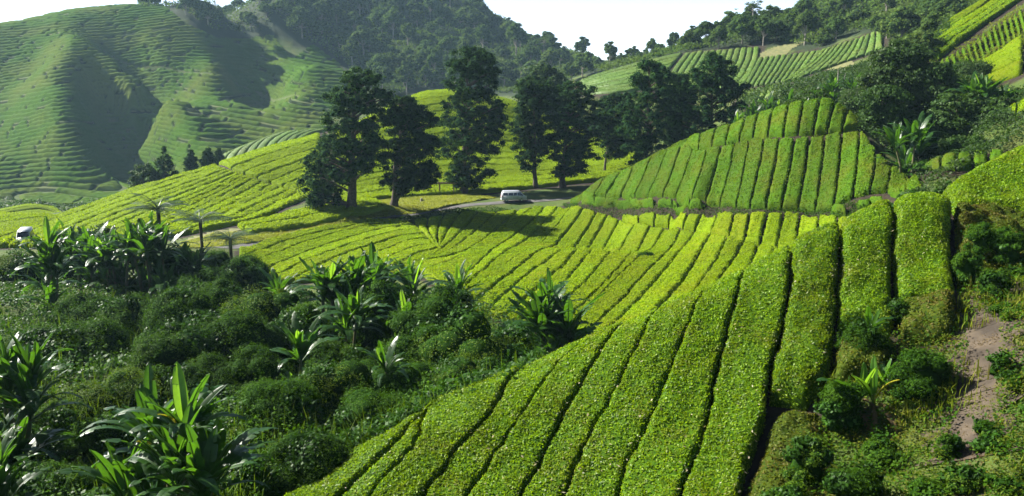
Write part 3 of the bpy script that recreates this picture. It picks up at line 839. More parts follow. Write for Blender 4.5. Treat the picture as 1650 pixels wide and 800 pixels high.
# --- cone hill
DIV = [(905, 318), (950, 295), (1000, 268), (1040, 250), (1068, 241), (1123, 234), (1162, 225), (1194, 219), (1257, 213), (1300, 210), (1332, 208), (1362, 204), (1383, 201)]
CT = [(926, 318), (950, 300), (975, 285), (1000, 273), (1022, 264), (1047, 257), (1071, 251), (1093, 246), (1116, 239), (1140, 236), (1162, 231), (1185, 226), (1208, 222), (1232, 221), (1256, 220), (1281, 219), (1305, 217), (1330, 215), (1357, 211), (1387, 210), (1411, 242), (1436, 264), (1462, 282), (1482, 296)]
CB = [(918, 320), (936, 316), (955, 313), (976, 311), (1000, 313), (1022, 313), (1043, 313), (1067, 313), (1089, 313), (1114, 314), (1137, 320), (1161, 325), (1186, 328), (1208, 330), (1234, 330), (1259, 331), (1287, 331), (1315, 331), (1344, 328), (1375, 310), (1402, 304), (1431, 300), (1460, 299), (1483, 298)]
tc_ = [M['tea_body_cone'], M['tea_cone']]
_c = []
for a, b in zip(CT, CB):
    m = ((a[0] * 0.5 + b[0] * 0.5) + 2, (a[1] + b[1]) / 2)
    _c.append(gl([a, m, b], 88, 163, 2.5 if len(_c) < 8 else 0, 0, 12))
for i in range(len(_c) - 1):
    hedge(_c[i], _c[i + 1], ORD[i] + ' upright tea row of the cone hill\'s lower tier, counted from the van', 'lower tier of the cone hill', tc_, gap=0.14, res=0.22, dens=55, cs=0.19, lump=0.2)
UB = [(1036, 257), (1055, 249), (1075, 241), (1100, 238), (1126, 235), (1147, 230), (1170, 226), (1191, 221), (1214, 217.5), (1237, 215), (1263, 213), (1286, 212), (1311, 211), (1333, 209), (1358, 205), (1381, 200)]
UT = [(1042, 255), (1066, 244.5), (1088, 235), (1106, 227), (1128, 219), (1152, 211), (1175, 203), (1199, 195), (1221, 187), (1245, 179), (1270, 171.5), (1294, 165), (1320, 162), (1345, 165), (1365, 178), (1384, 192)]
_u = [gl([a, b], 95, 150, 1.2, 0, 8) for a, b in zip(UT, UB)]
for i in range(len(_u) - 1):
    hedge(_u[i], _u[i + 1], ORD[i] + ' tea row of the cone hill\'s upper tier, counted from the road end', 'upper tier of the cone hill', tc_, gap=0.14, egap=0.1, res=0.22, dens=55, cs=0.19, lump=0.2)
# loose round bushes along the foot of the cone
for i, (px, py) in enumerate([(948, 318), (968, 320), (985, 321), (1006, 322), (1024, 322), (1042, 323), (1072, 322), (1098, 321), (1122, 324), (1392, 322), (1412, 316), (1352, 334)]):
    w_ = 11 + (i * 5) % 4
    hedge(gl([(px - w_, py - 6), (px - w_, py + 5)], 86, 158, 0, 0, 5), gl([(px + w_, py - 6), (px + w_, py + 5)], 86, 158, 0, 0, 5), ORD[i] + ' loose round tea bush along the foot of the cone hill, from the van',
          'round bushes at the cone hill foot', tc_, gap=0.05, egap=0.05, res=0.25, dens=40, cs=0.16, rnd=0.9, up=0.1 + 0.05 * (i % 3), lump=0.3, name='tea_bush', cat='tea bush')

# --- yellow-green hill behind the trees
tb = [M['tea_body_bright'], M['tea_bright']]


def family(A, B, n, Y0, Y1, lab, group, mats, e0=0, e1=0, npt=16, **kw):
    A = _dens(A, npt); B = _dens(B, npt)
    lines = []
    for k in range(n + 1):
        f = k / n
        lines.append(gl(A * (1 - f) + B * f, Y0, Y1, e0, e1, npt))
    for k in range(n):
        hedge(lines[k], lines[k + 1], lab(k), group, mats, **kw)


kwL = dict(gap=0.26, egap=0.3, res=0.4, dens=15, cs=0.3, lump=0.24)
family([(347, 264), (290, 280), (230, 298), (170, 317), (110, 338), (40, 364), (-40, 392)], [(410, 287), (350, 318), (290, 347), (230, 370), (170, 392), (140, 400), (110, 404)], 9, 112, 218,
       lambda k: ORD[k] + ' slanting tea row on the yellow-green hill, from its ridge down', 'slanting rows of the yellow-green hill', tb, **kwL)
family([(410, 287), (350, 318), (290, 347), (230, 370), (170, 392), (140, 400)], [(494, 313), (462, 328), (430, 343), (400, 352), (370, 357), (330, 366)], 6, 112, 200,
       lambda k: ORD[k] + ' slanting tea row above the tree ferns and the straw patch', 'slanting rows of the yellow-green hill', tb, **kwL)
family([(600, 318), (540, 324), (470, 338), (410, 353), (380, 359)], [(640, 334), (570, 344), (520, 355), (450, 366), (400, 371)], 2, 125, 180,
       lambda k: ('upper' if k == 0 else 'lower') + ' broad bright tea band beside the foot of the first tall tree', 'slanting rows of the yellow-green hill', tb, **kwL)
family([(516, 213), (470, 224), (430, 235), (390, 248), (350, 262)], [(516, 296), (512, 300), (508, 305), (503, 309), (497, 313)], 7, 150, 232,
       lambda k: ORD[k] + ' tea row between the dark footpath and the hill\'s upper ridge', 'upper rows of the yellow-green hill', tb, **kwL)
family([(540, 207), (600, 181), (650, 157), (700, 143), (740, 144), (820, 157), (900, 190), (960, 214), (1030, 238)], [(540, 322), (600, 316), (650, 313), (700, 311), (760, 308), (820, 302), (880, 296), (960, 288), (1030, 275)], 15, 150, 275,
       lambda k: ORD[k] + ' tea row showing between the tall tree trunks, from the crest down', 'rows behind the tall trees', tb, **kwL)
# --- green hill behind, mound behind
tf = [M['tea_body_far'], M['tea_far']]
_g2 = []
for i in range(10):
    tx = 380 + i * 16.5
    ty = float(np.interp(tx, [365, 400, 450, 510, 560], [247, 230, 212, 208.5, 206]))
    bx = tx - 34
    by = float(np.interp(bx, [347, 420, 515], [262, 239, 213])) - 1
    _g2.append(gl([(tx, ty), (bx + 8, (ty + by) / 2), (bx, max(by, ty + 1))], 270, 322, 2, 3, 8))
for i in range(9):
    hedge(_g2[i], _g2[i + 1], ORD[i] + ' row of the green tea knoll behind the yellow-green ridge, from its low end', 'rows of the green knoll', tf, gap=0.25, res=0.7, dens=3, cs=0.35)
family([(-60, 345), (0, 338), (30, 330), (55, 327.5), (85, 331), (108, 342), (112, 348)], [(-60, 378), (0, 368), (35, 358), (60, 353), (80, 352), (95, 352), (100, 353)], 7, 196, 240,
       lambda k: ORD[k] + ' curved row of the small tea mound at the far left, from its top', 'rows of the small left mound', tb, gap=0.2, egap=0.2, res=0.5, dens=6, cs=0.28)

family([(-60, 344), (0, 344), (30, 343), (60, 343), (92, 347)], [(-60, 386), (0, 380), (30, 371), (60, 361), (98, 349)], 5, 130, 236,
       lambda k: ORD[k] + ' tea row in the dip between the small left mound and the yellow-green hill', 'rows in the dip before the small left mound', tb, gap=0.24, egap=0.2, res=0.45, dens=12, cs=0.28)
# --- right hillside, hazier
kwR = dict(gap=0.22, egap=0.25, res=0.7, dens=4, cs=0.36, lump=0.2)
family([(1222, 92), (1212, 112), (1197, 138)], [(1325, 80), (1308, 104), (1291, 126)], 11, 225, 325,
       lambda k: ORD[k] + ' row of the hillside tea block under the straw patch, from the tall trees', 'hillside rows under the straw patch', tf, **kwR)
family([(1325, 79), (1300, 104), (1260, 132)], [(1420, 47), (1422, 60), (1423, 76)], 11, 225, 320,
       lambda k: ORD[k] + ' row on the lit spur below the ridge forest, counted uphill', 'rows on the lit spur', tf, **kwR)
family([(1104, 84), (1088, 104), (1075, 124)], [(1224, 74), (1222, 94), (1213, 112)], 12, 260, 345,
       lambda k: ORD[k] + ' row of the hazy upper hillside block left of the straw patch', 'rows of the hazy upper hillside', tf, **kwR)
family([(1075, 118), (1060, 128), (1045, 142)], [(1214, 113), (1207, 124), (1195, 140)], 12, 240, 330,
       lambda k: ORD[k] + ' row in the lower hazy block behind the tall dark trees', 'rows of the lower hazy block', tf, **kwR)
family([(935, 129), (970, 117), (1000, 108), (1050, 95), (1100, 84)], [(940, 150), (970, 148), (1000, 146), (1030, 142), (1060, 130)], 8, 260, 345,
       lambda k: ORD[k] + ' row along the far hazy ridge shoulder, from its crest', 'rows of the hazy ridge shoulder', tf, **kwR)
family([(1196, 146), (1186, 168)], [(1275, 131), (1262, 152)], 7, 190, 262,
       lambda k: ORD[k] + ' short row below the hillside path, from the tall trees', 'short rows below the hillside path', tf, **kwR)
# top right bands
kwT = dict(gap=0.15, egap=0.15, res=0.4, dens=14, cs=0.22, lump=0.25, rnd=0.6)
tg = [M['tea_body_cone'], M['tea_mid']]
family([(1650, -40), (1600, 0), (1560, 25), (1520, 50), (1482, 75)], [(1650, -8), (1630, 4), (1590, 32), (1550, 60), (1512, 92)], 3, 130, 215,
       lambda k: ('upper', 'middle', 'lower')[k] + ' long bright tea band climbing the steep top right hillside', 'bands of the steep right hillside', tg, **kwT)
family([(1600, -20), (1560, 8), (1500, 45), (1450, 72)], [(1610, -12), (1570, 16), (1510, 55), (1460, 84)], 1, 130, 230,
       lambda k: 'thin dark tea row under the ridge trees at top right', 'bands of the steep right hillside', tg, **kwT)
family([(1513, 98), (1519, 114), (1528, 132)], [(1648, 12), (1652, 30), (1656, 46)], 16, 110, 190,
       lambda k: ORD[k] + ' thin yellowing young tea row on the steep right hillside, from the tree', 'young rows of the steep right hillside', [M['tea_body_cone'], M['tea_mid']], gap=0.4, egap=0.3, res=0.35, dens=16, cs=0.22, lump=0.35, rnd=0.5)
family([(1650, 52), (1620, 72), (1590, 92), (1560, 115)], [(1650, 110), (1630, 118), (1600, 128), (1572, 134)], 3, 105, 175,
       lambda k: ('upper', 'middle', 'lower')[k] + ' yellowish tea band at the right edge above the banana clump', 'bands of the steep right hillside', [M['tea_body_mid'], M['tea_mid']], **kwT)
family([(1607, 150), (1600, 165), (1604, 180)], [(1680, 148), (1675, 165), (1670, 180)], 2, 100, 135, lambda k: ('upper-left', 'upper-right')[k] + ' yellow tea bush block on the right edge bank', 'bands of the steep right hillside',
       [M['tea_body_mid'], M['tea_mid']], **kwT)
# terrace in the dark hollow
family([(1492, 244), (1490, 264)], [(1618, 240), (1620, 264)], 5, 84, 100, lambda k: ORD[k] + ' tea block on the small terrace in the dark hollow, from the cone hill', 'terrace blocks in the hollow', tc_, gap=0.15, egap=0.1, res=0.25, dens=30, cs=0.16)

# ------------------------------------------------------------------ far hillside: terraces of tea, too many rows to count
FARPOLY = [(-200, 30), (0, 20), (60, 15), (130, 0), (200, -10), (262, 5), (300, 40), (345, 62), (400, 66), (440, 60), (470, 95), (505, 70), (548, 100), (560, 125), (545, 160), (520, 215), (420, 250), (300, 330), (0, 340), (-200, 360)]


HILLTRACK = _dens(_smooth(np.array([hit(a, b, 380, 640) for a, b in _dens([(92, 46), (118, 50), (150, 66), (185, 90), (225, 106), (262, 108), (310, 118), (360, 126), (430, 149), (520, 164)], 40)]), 3), 160)


def build_far_terraces():
    us = np.arange(-0.74, -0.165, 0.0015); vs = np.arange(math.log(345), math.log(650), 0.0009)
    uu, vv = np.meshgrid(us, vs, indexing='ij')
    y = np.exp(vv); x = uu * y
    s = S_at(x, y)
    wob = noise2(x / 90, y / 90) * 4.0 + noise2(x / 25, y / 25) * 0.7 - 0.115 * (x + 192) + 0.235 * np.logaddexp(0, (x + 192) / 14) * 14
    ph = (s + wob) / 1.95
    f = ph - np.floor(ph)
    prof = 1 - np.clip(np.abs(2 * f - 1), 0, 1) ** 4
    brk = np.clip((np.abs(noise2(np.floor(ph) * 7.3, x / 14.0)) - 0.02) * 40, 0, 1)     # breaks along a row
    bush = 0.75 + 0.5 * noise2(x / 1.6, y / 1.6)
    scrub = np.clip((fbm(x / 45 + 9, y / 45, 3) - 0.42) * 6, 0, 1)
    z = G_at(x, y) + 0.15 + 1.3 * prof * brk * bush * (1 - 0.6 * scrub) - 1.2 * (1 - prof) + scrub * np.abs(noise2(x / 2.5, y / 2.5)) * 2.0
    z += np.clip((y - 330) / 150, 0, 1) * fbm(x / 60.0, y / 60.0, 4) * 3.0
    px, py = to_px(x, y, s)
    pd = np.full(x.shape, 99.0)                       # a narrow footpath worn between the rows
    for q in HILLTRACK: pd = np.minimum(pd, np.hypot(x - q[0], (y - q[1]) * 0.8))
    z = np.where(pd < 0.8, np.minimum(z, G_at(x, y) - 0.1 + np.clip((y - 330) / 150, 0, 1) * fbm(x / 60.0, y / 60.0, 4) * 3.0), z)
    ok = in_poly(px, py, FARPOLY)
    Q = grid_quads(len(us), len(vs))
    okc = ok.ravel()
    Q = Q[okc[Q].all(1)]
    used = np.unique(Q)
    remap = np.full(okc.size, -1); remap[used] = np.arange(len(used))
    V = np.stack([x, y, z], -1).reshape(-1, 3)[used]
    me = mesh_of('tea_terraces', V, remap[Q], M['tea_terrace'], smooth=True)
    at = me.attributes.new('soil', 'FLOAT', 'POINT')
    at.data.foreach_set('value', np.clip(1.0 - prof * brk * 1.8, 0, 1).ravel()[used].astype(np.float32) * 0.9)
    o = link('tea_terraces', me)
    tag(o, 'hazy far hillside combed with countless narrow tea terraces', 'tea terraces', None, 'stuff')


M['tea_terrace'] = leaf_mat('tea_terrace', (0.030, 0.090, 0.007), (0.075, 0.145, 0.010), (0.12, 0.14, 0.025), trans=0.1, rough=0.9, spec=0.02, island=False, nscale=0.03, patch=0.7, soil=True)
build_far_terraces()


# ------------------------------------------------------------------ surfaces laid on the ground
def ribbon(name, pts, half, mat, label, cat, lift=0.05, n=120, edge=0.0, kind='structure', bumps=0.0):
    """pts: (x, y) world line"""
    p = _smooth(_dens(pts, n), 6)
    T = np.gradient(p, axis=0); T /= np.linalg.norm(T, axis=1, keepdims=True)
    Nn = np.stack([-T[:, 1], T[:, 0]], 1)
    cols = np.linspace(-1, 1, 9)
    w = half * (1 + edge * noise2(np.arange(n) / 5.0, np.full(n, 3.3)) * 2)
    XY = p[:, None] + Nn[:, None] * (cols[None, :, None] * np.broadcast_to(w, (n,))[:, None, None])
    x, y = XY[..., 0], XY[..., 1]
    zc = G_at(p[:, 0], p[:, 1])
    z = G_at(x, y) + lift + bumps * (np.abs(fbm(x / 0.5, y / 0.5, 3)) - 0.1)
    mark(ROADM, x.ravel(), y.ravel(), 1.0, 2)
    me = mesh_of(name, np.stack([x, y, z], -1).reshape(-1, 3), grid_quads(n, 9)[:, ::-1], mat, smooth=True)
    return tag(link(name, me), label, cat, None, kind)


rp = [hit(a, b, Y0, Y1, G_at) for a, b, Y0, Y1 in [(1010, 305, 150, 175), (960, 316, 150, 175), (900, 322, 150, 175), (827, 325, 150, 175), (760, 330, 145, 175), (700, 339, 140, 170), (650, 347, 140, 165), (610, 352, 140, 160)]]
rp += [hit(a, b, Y0, Y1, G_at) for a, b, Y0, Y1 in [(430, 385, 118, 140), (330, 395, 112, 125), (250, 398, 110, 124), (140, 399, 108, 124), (30, 396, 108, 124), (-150, 396, 108, 130)]]
ROADLINE = np.array(rp)
ribbon('road', ROADLINE, 1.05, M['asphalt'], 'narrow pale asphalt lane winding past the tall trees', 'road', 0.06, 220, 0.06)
dp = [hit(a, b, 15, 40, G_at) for a, b in [(1588, 470), (1590, 530), (1578, 590), (1570, 640), (1558, 690), (1560, 742)]]
ribbon('dirt_path', dp, 1.2, M['dirt'], 'bare earth track running down the scrubby slope', 'dirt track', 0.05, 160, 0.6, bumps=0.16)


def patch(name, poly, Y0, Y1, mat, label, cat, step=3.0, lift=0.06):
    xs = np.arange(min(p[0] for p in poly), max(p[0] for p in poly) + step, step)
    ys = np.arange(min(p[1] for p in poly), max(p[1] for p in poly) + step, step)
    pts = np.zeros((len(xs), len(ys), 3)); ok = np.zeros((len(xs), len(ys)), bool)
    for i, a in enumerate(xs):
        for j, b in enumerate(ys):
            if in_poly(np.array([a + 5 * noise2(b / 9, a / 9)]), np.array([b]), poly)[0]:
                x, y = hit(a, b, Y0, Y1, G_at)
                pts[i, j] = (x, y, G_at(x, y) + lift); ok[i, j] = True
    Q = grid_quads(len(xs), len(ys)); Q = Q[ok.ravel()[Q].all(1)]
    P_ = pts.reshape(-1, 3)
    # drop cells that bridge across a fold of the ground
    d = np.ptp(P_[Q][:, :, 1], axis=1)
    Q = Q[d < 12]
    used = np.unique(Q); rm = np.full(len(P_), -1); rm[used] = np.arange(len(used))
    mark(ROADM, P_[used][:, 0], P_[used][:, 1], 1.0, 2)
    me = mesh_of(name, P_[used], rm[Q], mat, smooth=True)
    return tag(link(name, me), label, cat, None, 'structure')


patch('dry_grass_bank', [(300, 385), (340, 372), (400, 366), (450, 368), (455, 376), (420, 386), (380, 392), (300, 398)], 105, 150, M['straw'], 'dry straw coloured bank beside the lane', 'grass bank')
patch('cleared_slope', [(1218, 100), (1224, 86), (1250, 74), (1290, 66), (1302, 68), (1276, 80), (1262, 94), (1230, 98)], 240, 340, M['straw'], 'pale cleared slope under the ridge forest', 'cleared slope', 2.0)
patch('cleared_terrace', [(1328, 112), (1352, 98), (1372, 95), (1384, 106), (1380, 112), (1350, 118), (1334, 122)], 200, 290, M['straw'], 'pale cleared terrace below the lit spur', 'cleared slope', 2.0)


# ------------------------------------------------------------------ trees
def clump_cards(cen, rad, per, size, flat=0.6, droop=0.0, rng=RNG):
    """leaf cards through lumps; normals lean outward and up"""
    n = len(cen)
    C = np.repeat(cen, per, axis=0)
    R = np.repeat(rad, per)[:, None]
    d = rng.normal(size=(n * per, 3)); d /= np.linalg.norm(d, axis=1, keepdims=True)
    rr = np.abs(0.72 + 0.3 * rng.normal(size=(n * per, 1)))
    off = d * rr * R
    off[:, 2] *= flat
    off[:, 2] -= droop * (np.linalg.norm(off[:, :2], axis=1)) * 0.5
    Nn = d * 0.8 + rng.normal(size=d.shape) * 0.6 + np.array([0, 0, 0.5])
    s = size * (0.55 + 0.9 * rng.random(n * per))
    return C + off, Nn, s


_a, _b = np.meshgrid(np.linspace(0, 2 * np.pi, 9), np.linspace(0.05, np.pi * 0.95, 6), indexing='ij')
SPH = np.stack([np.cos(_a) * np.sin(_b), np.sin(_a) * np.sin(_b), np.cos(_b)], -1).reshape(-1, 3)
SPHQ = grid_quads(9, 6)


def env_tree(name, label, cat, base, Y, env, mat, bark, trunk_r=0.45, group=None, nclump=190, per=105, size=0.42, crad=1.35, fork=None, flat=0.6, droop=0.3, seed=1, gaps=0.12, depth=0.9, core=0.5):
    rng = np.random.default_rng(seed)
    bz = base[2]
    nclump = int(nclump * 1.5)
    t = thing(name, (base[0], base[1], bz - 0.15), label, cat, group)
    E = []
    for py, xl, xr in env:
        a = P(xl, py, base[1]); b = P(xr, py, base[1])
        E.append((a[2] - bz, (a[0] + b[0]) / 2 - base[0], (b[0] - a[0]) / 2))
    E = np.array(sorted(E))
    z0, z1 = E[0, 0], E[-1, 0]
    cen = []; rad = []
    k = 0
    while len(cen) < nclump and k < nclump * 30:
        k += 1
        z = rng.uniform(z0, z1)
        hw = np.interp(z, E[:, 0], E[:, 2]) * (1.06 + 0.16 * math.sin(z * 1.75 + seed)); cx = np.interp(z, E[:, 0], E[:, 1])
        if rng.random() > (hw / E[:, 2].max()) ** 1.0 + 0.08: continue
        th = rng.uniform(0, 2 * np.pi)
        if noise2(th * 1.3 + seed * 5.1, z / 2.6) > 0.5 - gaps: continue
        r = crad * rng.uniform(0.55, 1.15) * min(1.0, 0.35 + hw / 4.0)
        rr = max(hw - r * 0.3, 0.05) * math.sqrt(rng.uniform(0.05, 1.0)) * (1.0 + 0.25 * noise2(th * 2.0 + 3, z / 1.7 + seed))
        cen.append((cx + rr * math.cos(th), rr * math.sin(th) * depth, z)); rad.append(r)
    cen = np.array(cen); rad = np.array(rad)
    C, Nn, s = clump_cards(cen, rad, per, size, flat, droop, rng)
    g = Geo()
    V, Q = cards(C, Nn, s, 0.55, rng)
    g.add(V, Q)
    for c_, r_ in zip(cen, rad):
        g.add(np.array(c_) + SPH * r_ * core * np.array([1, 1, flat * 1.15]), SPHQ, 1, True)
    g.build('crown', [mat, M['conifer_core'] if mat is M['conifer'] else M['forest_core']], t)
    # trunk, forks and limbs in one piece
    tg_ = Geo()
    top = z0 + (z1 - z0) * 0.9
    zz = np.linspace(0, top, 14)
    cxs = float(np.interp(top * 0.85, E[:, 0], E[:, 1])) * (zz / top) ** 1.6
    line = np.stack([cxs * 0.75 + 0.12 * np.sin(zz * 0.7 + seed), 0.12 * np.cos(zz * 0.6 + seed), zz], 1)
    rads = trunk_r * (1 - zz / top * 0.88) * (1 + 0.55 * np.exp(-zz / 0.8))
    V, Q = tube(line, rads, 10); tg_.add(V, Q, 0, True)
    if fork:
        V, Q = tube(np.array([[0.1, 0, 0.6], [fork * 0.35, 0.1, 2.5], [fork * 0.75, 0.2, 5.0], [fork, 0.2, z0 + 3]]), np.array([0.8, 0.65, 0.5, 0.3]) * trunk_r, 8)
        tg_.add(V, Q, 0, True)
    for i in rng.choice(len(cen), min(60, len(cen)), replace=False):
        c = cen[i]
        h = max(0.5 * z0 + 0.5, c[2] - 0.35 * math.hypot(c[0], c[1]) - 0.6)
        h = min(h, top)
        st = np.array([np.interp(h, zz, line[:, 0]), np.interp(h, zz, line[:, 1]), h])
        mid = 0.5 * (st + c) + np.array([0, 0, 0.25])
        V, Q = tube(np.array([st, mid, c]), np.array([0.13, 0.09, 0.035]) * trunk_r / 0.45, 5)
        tg_.add(V, Q, 0, True)
    tg_.build('trunk', bark, t)
    return t


def hz(px, py, Y0, Y1):
    return ground_pos(px, py, Y0, Y1)


ROWL = 'tall trees along the lane'
CON = M['conifer']
env_tree('conifer_tree', 'tall dark conifer nearest the pale lane, broad skirt hanging over its left side', 'tree', hz(567, 340, 125, 175), 0,
         [(108, 572, 588), (124, 548, 612), (150, 535, 625), (180, 526, 628), (210, 515, 626), (240, 502, 622), (262, 488, 618), (282, 485, 606), (292, 486, 556), (310, 490, 552), (328, 502, 545)], CON, M['bark'], 0.85, ROWL, 260, 80, seed=11)
env_tree('conifer_tree', 'shorter dark conifer with forked trunk just right of the first tall one', 'tree', hz(635, 334, 130, 175), 0,
         [(155, 632, 655), (172, 622, 690), (205, 618, 700), (235, 614, 710), (265, 614, 712), (285, 615, 706), (300, 620, 690), (312, 622, 655)], CON, M['bark'], 0.6, ROWL, 200, 75, fork=2.4, seed=12, gaps=0.2)
env_tree('conifer_tree', 'tallest dark conifer of the row, standing left of the white van', 'tree', hz(747, 314, 140, 185), 0,
         [(76, 738, 772), (90, 725, 800), (115, 717, 808), (140, 720, 798), (165, 712, 812), (195, 706, 818), (225, 704, 814), (255, 708, 808), (280, 712, 795), (298, 725, 778)], CON, M['bark'], 0.75, ROWL, 290, 80, seed=13)
env_tree('conifer_tree', 'slender dark tree with pale bare lower trunk directly behind the white van', 'tree', hz(862, 304, 150, 190), 0,
         [(122, 848, 875), (140, 832, 888), (165, 825, 892), (195, 820, 892), (225, 822, 890), (250, 826, 882), (272, 842, 872)], CON, M['bark'], 0.5, ROWL, 170, 70, seed=14, gaps=0.2)
env_tree('conifer_tree', 'dense flat-topped dark tree right of the white van with thick trunk', 'tree', hz(906, 303, 150, 190), 0,
         [(132, 905, 940), (145, 888, 960), (165, 880, 968), (190, 876, 970), (215, 878, 968), (240, 882, 965), (262, 890, 960), (282, 896, 930)], CON, M['bark'], 0.62, ROWL, 230, 80, seed=15, flat=0.45)
env_tree('conifer_tree', 'thin small tree between the flat-topped tree and the cone hill', 'tree', hz(975, 282, 160, 200), 0,
         [(150, 978, 1008), (170, 960, 1024), (200, 956, 1028), (230, 960, 1024), (252, 970, 1008)], CON, M['bark'], 0.28, ROWL, 190, 80, seed=16, gaps=0.1)
for px_, Yb, env, lb, sd, tr_ in [
    (1042, 176, [(98, 1030, 1062), (115, 1015, 1085), (140, 1000, 1092), (170, 992, 1095), (200, 990, 1095), (225, 1000, 1088), (262, 1015, 1070)], 'round-headed dark tree rising behind the low left shoulder of the cone hill', 17, 0.55),
    (1142, 172, [(84, 1140, 1160), (100, 1125, 1180), (125, 1108, 1198), (150, 1092, 1200), (175, 1085, 1196), (200, 1085, 1190), (232, 1095, 1175)], 'big spreading dark tree at the right end of the row behind the cone hill', 18, 0.6),
    (1090, 182, [(120, 1080, 1108), (150, 1070, 1118), (180, 1068, 1120), (210, 1073, 1112), (240, 1080, 1105)], 'narrow dark tree squeezed between two bigger ones behind the cone hill', 19, 0.4)]:
    env_tree('conifer_tree', lb, 'tree', ground_pos(px_, 250, Yb), 0, env, CON, M['bark'], tr_, ROWL, 220, 75, seed=sd, gaps=0.15)
env_tree('leafy_tree', 'paler leafy tree peeping out above the slender tree behind the van', 'tree', ground_pos(882, 190, 265), 0, [(106, 860, 885), (118, 845, 908), (138, 848, 918), (160, 855, 915), (185, 865, 905)], M['forest_near'], M['bark'], 0.4, None, 120, 60, size=0.6, crad=2.2, seed=21)
env_tree('leafy_tree', 'large bushy tree beside the cone hill, in front of the steep right hillside', 'tree', ground_pos(1432, 225, 126), 0,
         [(66, 1440, 1462), (80, 1415, 1490), (105, 1398, 1508), (130, 1394, 1512), (155, 1400, 1512), (185, 1408, 1505), (212, 1422, 1492), (226, 1430, 1470)], M['forest_near'], M['bark'], 0.45, None, 300, 90, size=0.34, crad=1.25, seed=22, droop=0.1)
env_tree('leafy_tree', 'small slim-trunked tree leaning out over the cone hill\'s shaded side', 'tree', ground_pos(1415, 225, 114), 0,
         [(138, 1405, 1440), (152, 1388, 1460), (175, 1382, 1468), (195, 1385, 1468), (208, 1395, 1455)], M['forest_near'], M['bark_pale'], 0.2, None, 130, 80, size=0.3, crad=1.1, seed=23, droop=0.1)
for k, (px_, Yb, env, lb) in enumerate([
    (1535, 112, [(150, 1520, 1560), (165, 1500, 1585), (190, 1490, 1600), (215, 1488, 1600), (232, 1500, 1590)], 'broad dark tree in the hollow below the left hillside banana clump'),
    (1612, 110, [(160, 1600, 1640), (178, 1580, 1665), (200, 1572, 1675), (222, 1575, 1670), (236, 1585, 1660)], 'broad dark tree at the right end of the hollow'),
    (1500, 122, [(100, 1495, 1530), (120, 1485, 1545), (150, 1480, 1550), (180, 1482, 1545)], 'dark leafy tree just right of the large bushy tree')]):
    env_tree('leafy_tree', lb, 'tree', ground_pos(px_, 225, Yb), 0, env, M['forest_near'], M['bark'], 0.35, 'trees of the dark hollow', 110, 80, size=0.32, crad=1.2, seed=80 + k, droop=0.1, gaps=0.05)
for k, (px_, Yb, env, mt, lb) in enumerate([
    (263, 226, [(236, 262, 266), (250, 255, 274), (268, 247, 281), (284, 243, 285), (298, 243, 285)], CON, 'largest of the small pointed conifers behind the yellow-green ridge'),
    (307, 238, [(239, 305, 309), (252, 300, 315), (264, 297, 318), (276, 297, 318)], CON, 'small pointed conifer in the middle of the little group behind the ridge'),
    (334, 240, [(237, 333, 337), (248, 326, 342), (258, 323, 344), (270, 324, 343)], CON, 'small conifer right of the pointed middle one behind the ridge'),
    (352, 246, [(240, 350, 355), (250, 346, 359), (264, 345, 360)], CON, 'smallest conifer at the dark footpath end of the ridge'),
    (230, 222, [(262, 225, 240), (272, 214, 250), (285, 208, 254), (300, 210, 250), (310, 214, 246)], M['forest_near'], 'rounded olive tree beside the largest pointed conifer')]):
    env_tree('conifer_tree' if mt is CON else 'leafy_tree', lb, 'tree', ground_pos(px_, 270, Yb), 0, env, mt, M['bark'], 0.22, 'small trees behind the ridge', 60, 60, size=0.5, crad=1.1, seed=40 + k, gaps=0.05)


# --- forest trees: a few shapes, each copied as a thing of its own
def forest_proto(seed, mat, h=13.0, w=5.5, ncl=34, per=80, size=0.75, tall=0.2):
    rng = np.random.default_rng(seed)
    t = thing('forest_tree', (0, 0, 0), 'forest tree', 'tree')
    cen = []; rad = []
    for i in range(ncl):
        th = rng.uniform(0, 2 * np.pi); r = math.sqrt(rng.random()) * w * 0.8
        zt = h * (tall + (1 - tall) * math.sqrt(max(0, 1 - (r / w) ** 2)) * rng.uniform(0.45, 0.95))
        cen.append((r * math.cos(th), r * math.sin(th), zt)); rad.append(rng.uniform(1.1, 2.3) * w / 5.5)
    C, Nn, s = clump_cards(np.array(cen), np.array(rad), per, size, 0.6, 0.2, rng)
    g = Geo(); V, Q = cards(C, Nn, s, 0.6, rng); g.add(V, Q)
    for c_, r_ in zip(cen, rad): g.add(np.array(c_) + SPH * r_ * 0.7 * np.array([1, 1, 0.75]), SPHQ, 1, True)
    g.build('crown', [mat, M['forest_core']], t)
    g = Geo()
    V, Q = tube(np.array([[0, 0, -1.5], [0.1, 0, h * 0.3], [0.3, 0.2, h * 0.6], [0.2, 0.1, h * 0.85]]), np.array([0.4, 0.3, 0.22, 0.08]), 7); g.add(V, Q, 0, True)
    for c in cen[::3]:
        V, Q = tube(np.array([[0.15, 0.1, h * 0.4], [c[0] * 0.6, c[1] * 0.6, c[2] * 0.8], c]), np.array([0.15, 0.1, 0.04]), 5); g.add(V, Q, 0, True)
    g.build('trunk', M['bark_pale'], t)
    return t


PROTO = [forest_proto(100, M['forest'], 13, 5.5, 36), forest_proto(101, M['forest'], 15, 6.5, 44), forest_proto(102, M['forest'], 12, 4.5, 34, tall=0.15), forest_proto(103, M['forest'], 17, 5.0, 40, tall=0.3),
         forest_proto(104, M['forest'], 11, 6.0, 44, tall=0.15)]
_used = [False] * len(PROTO)


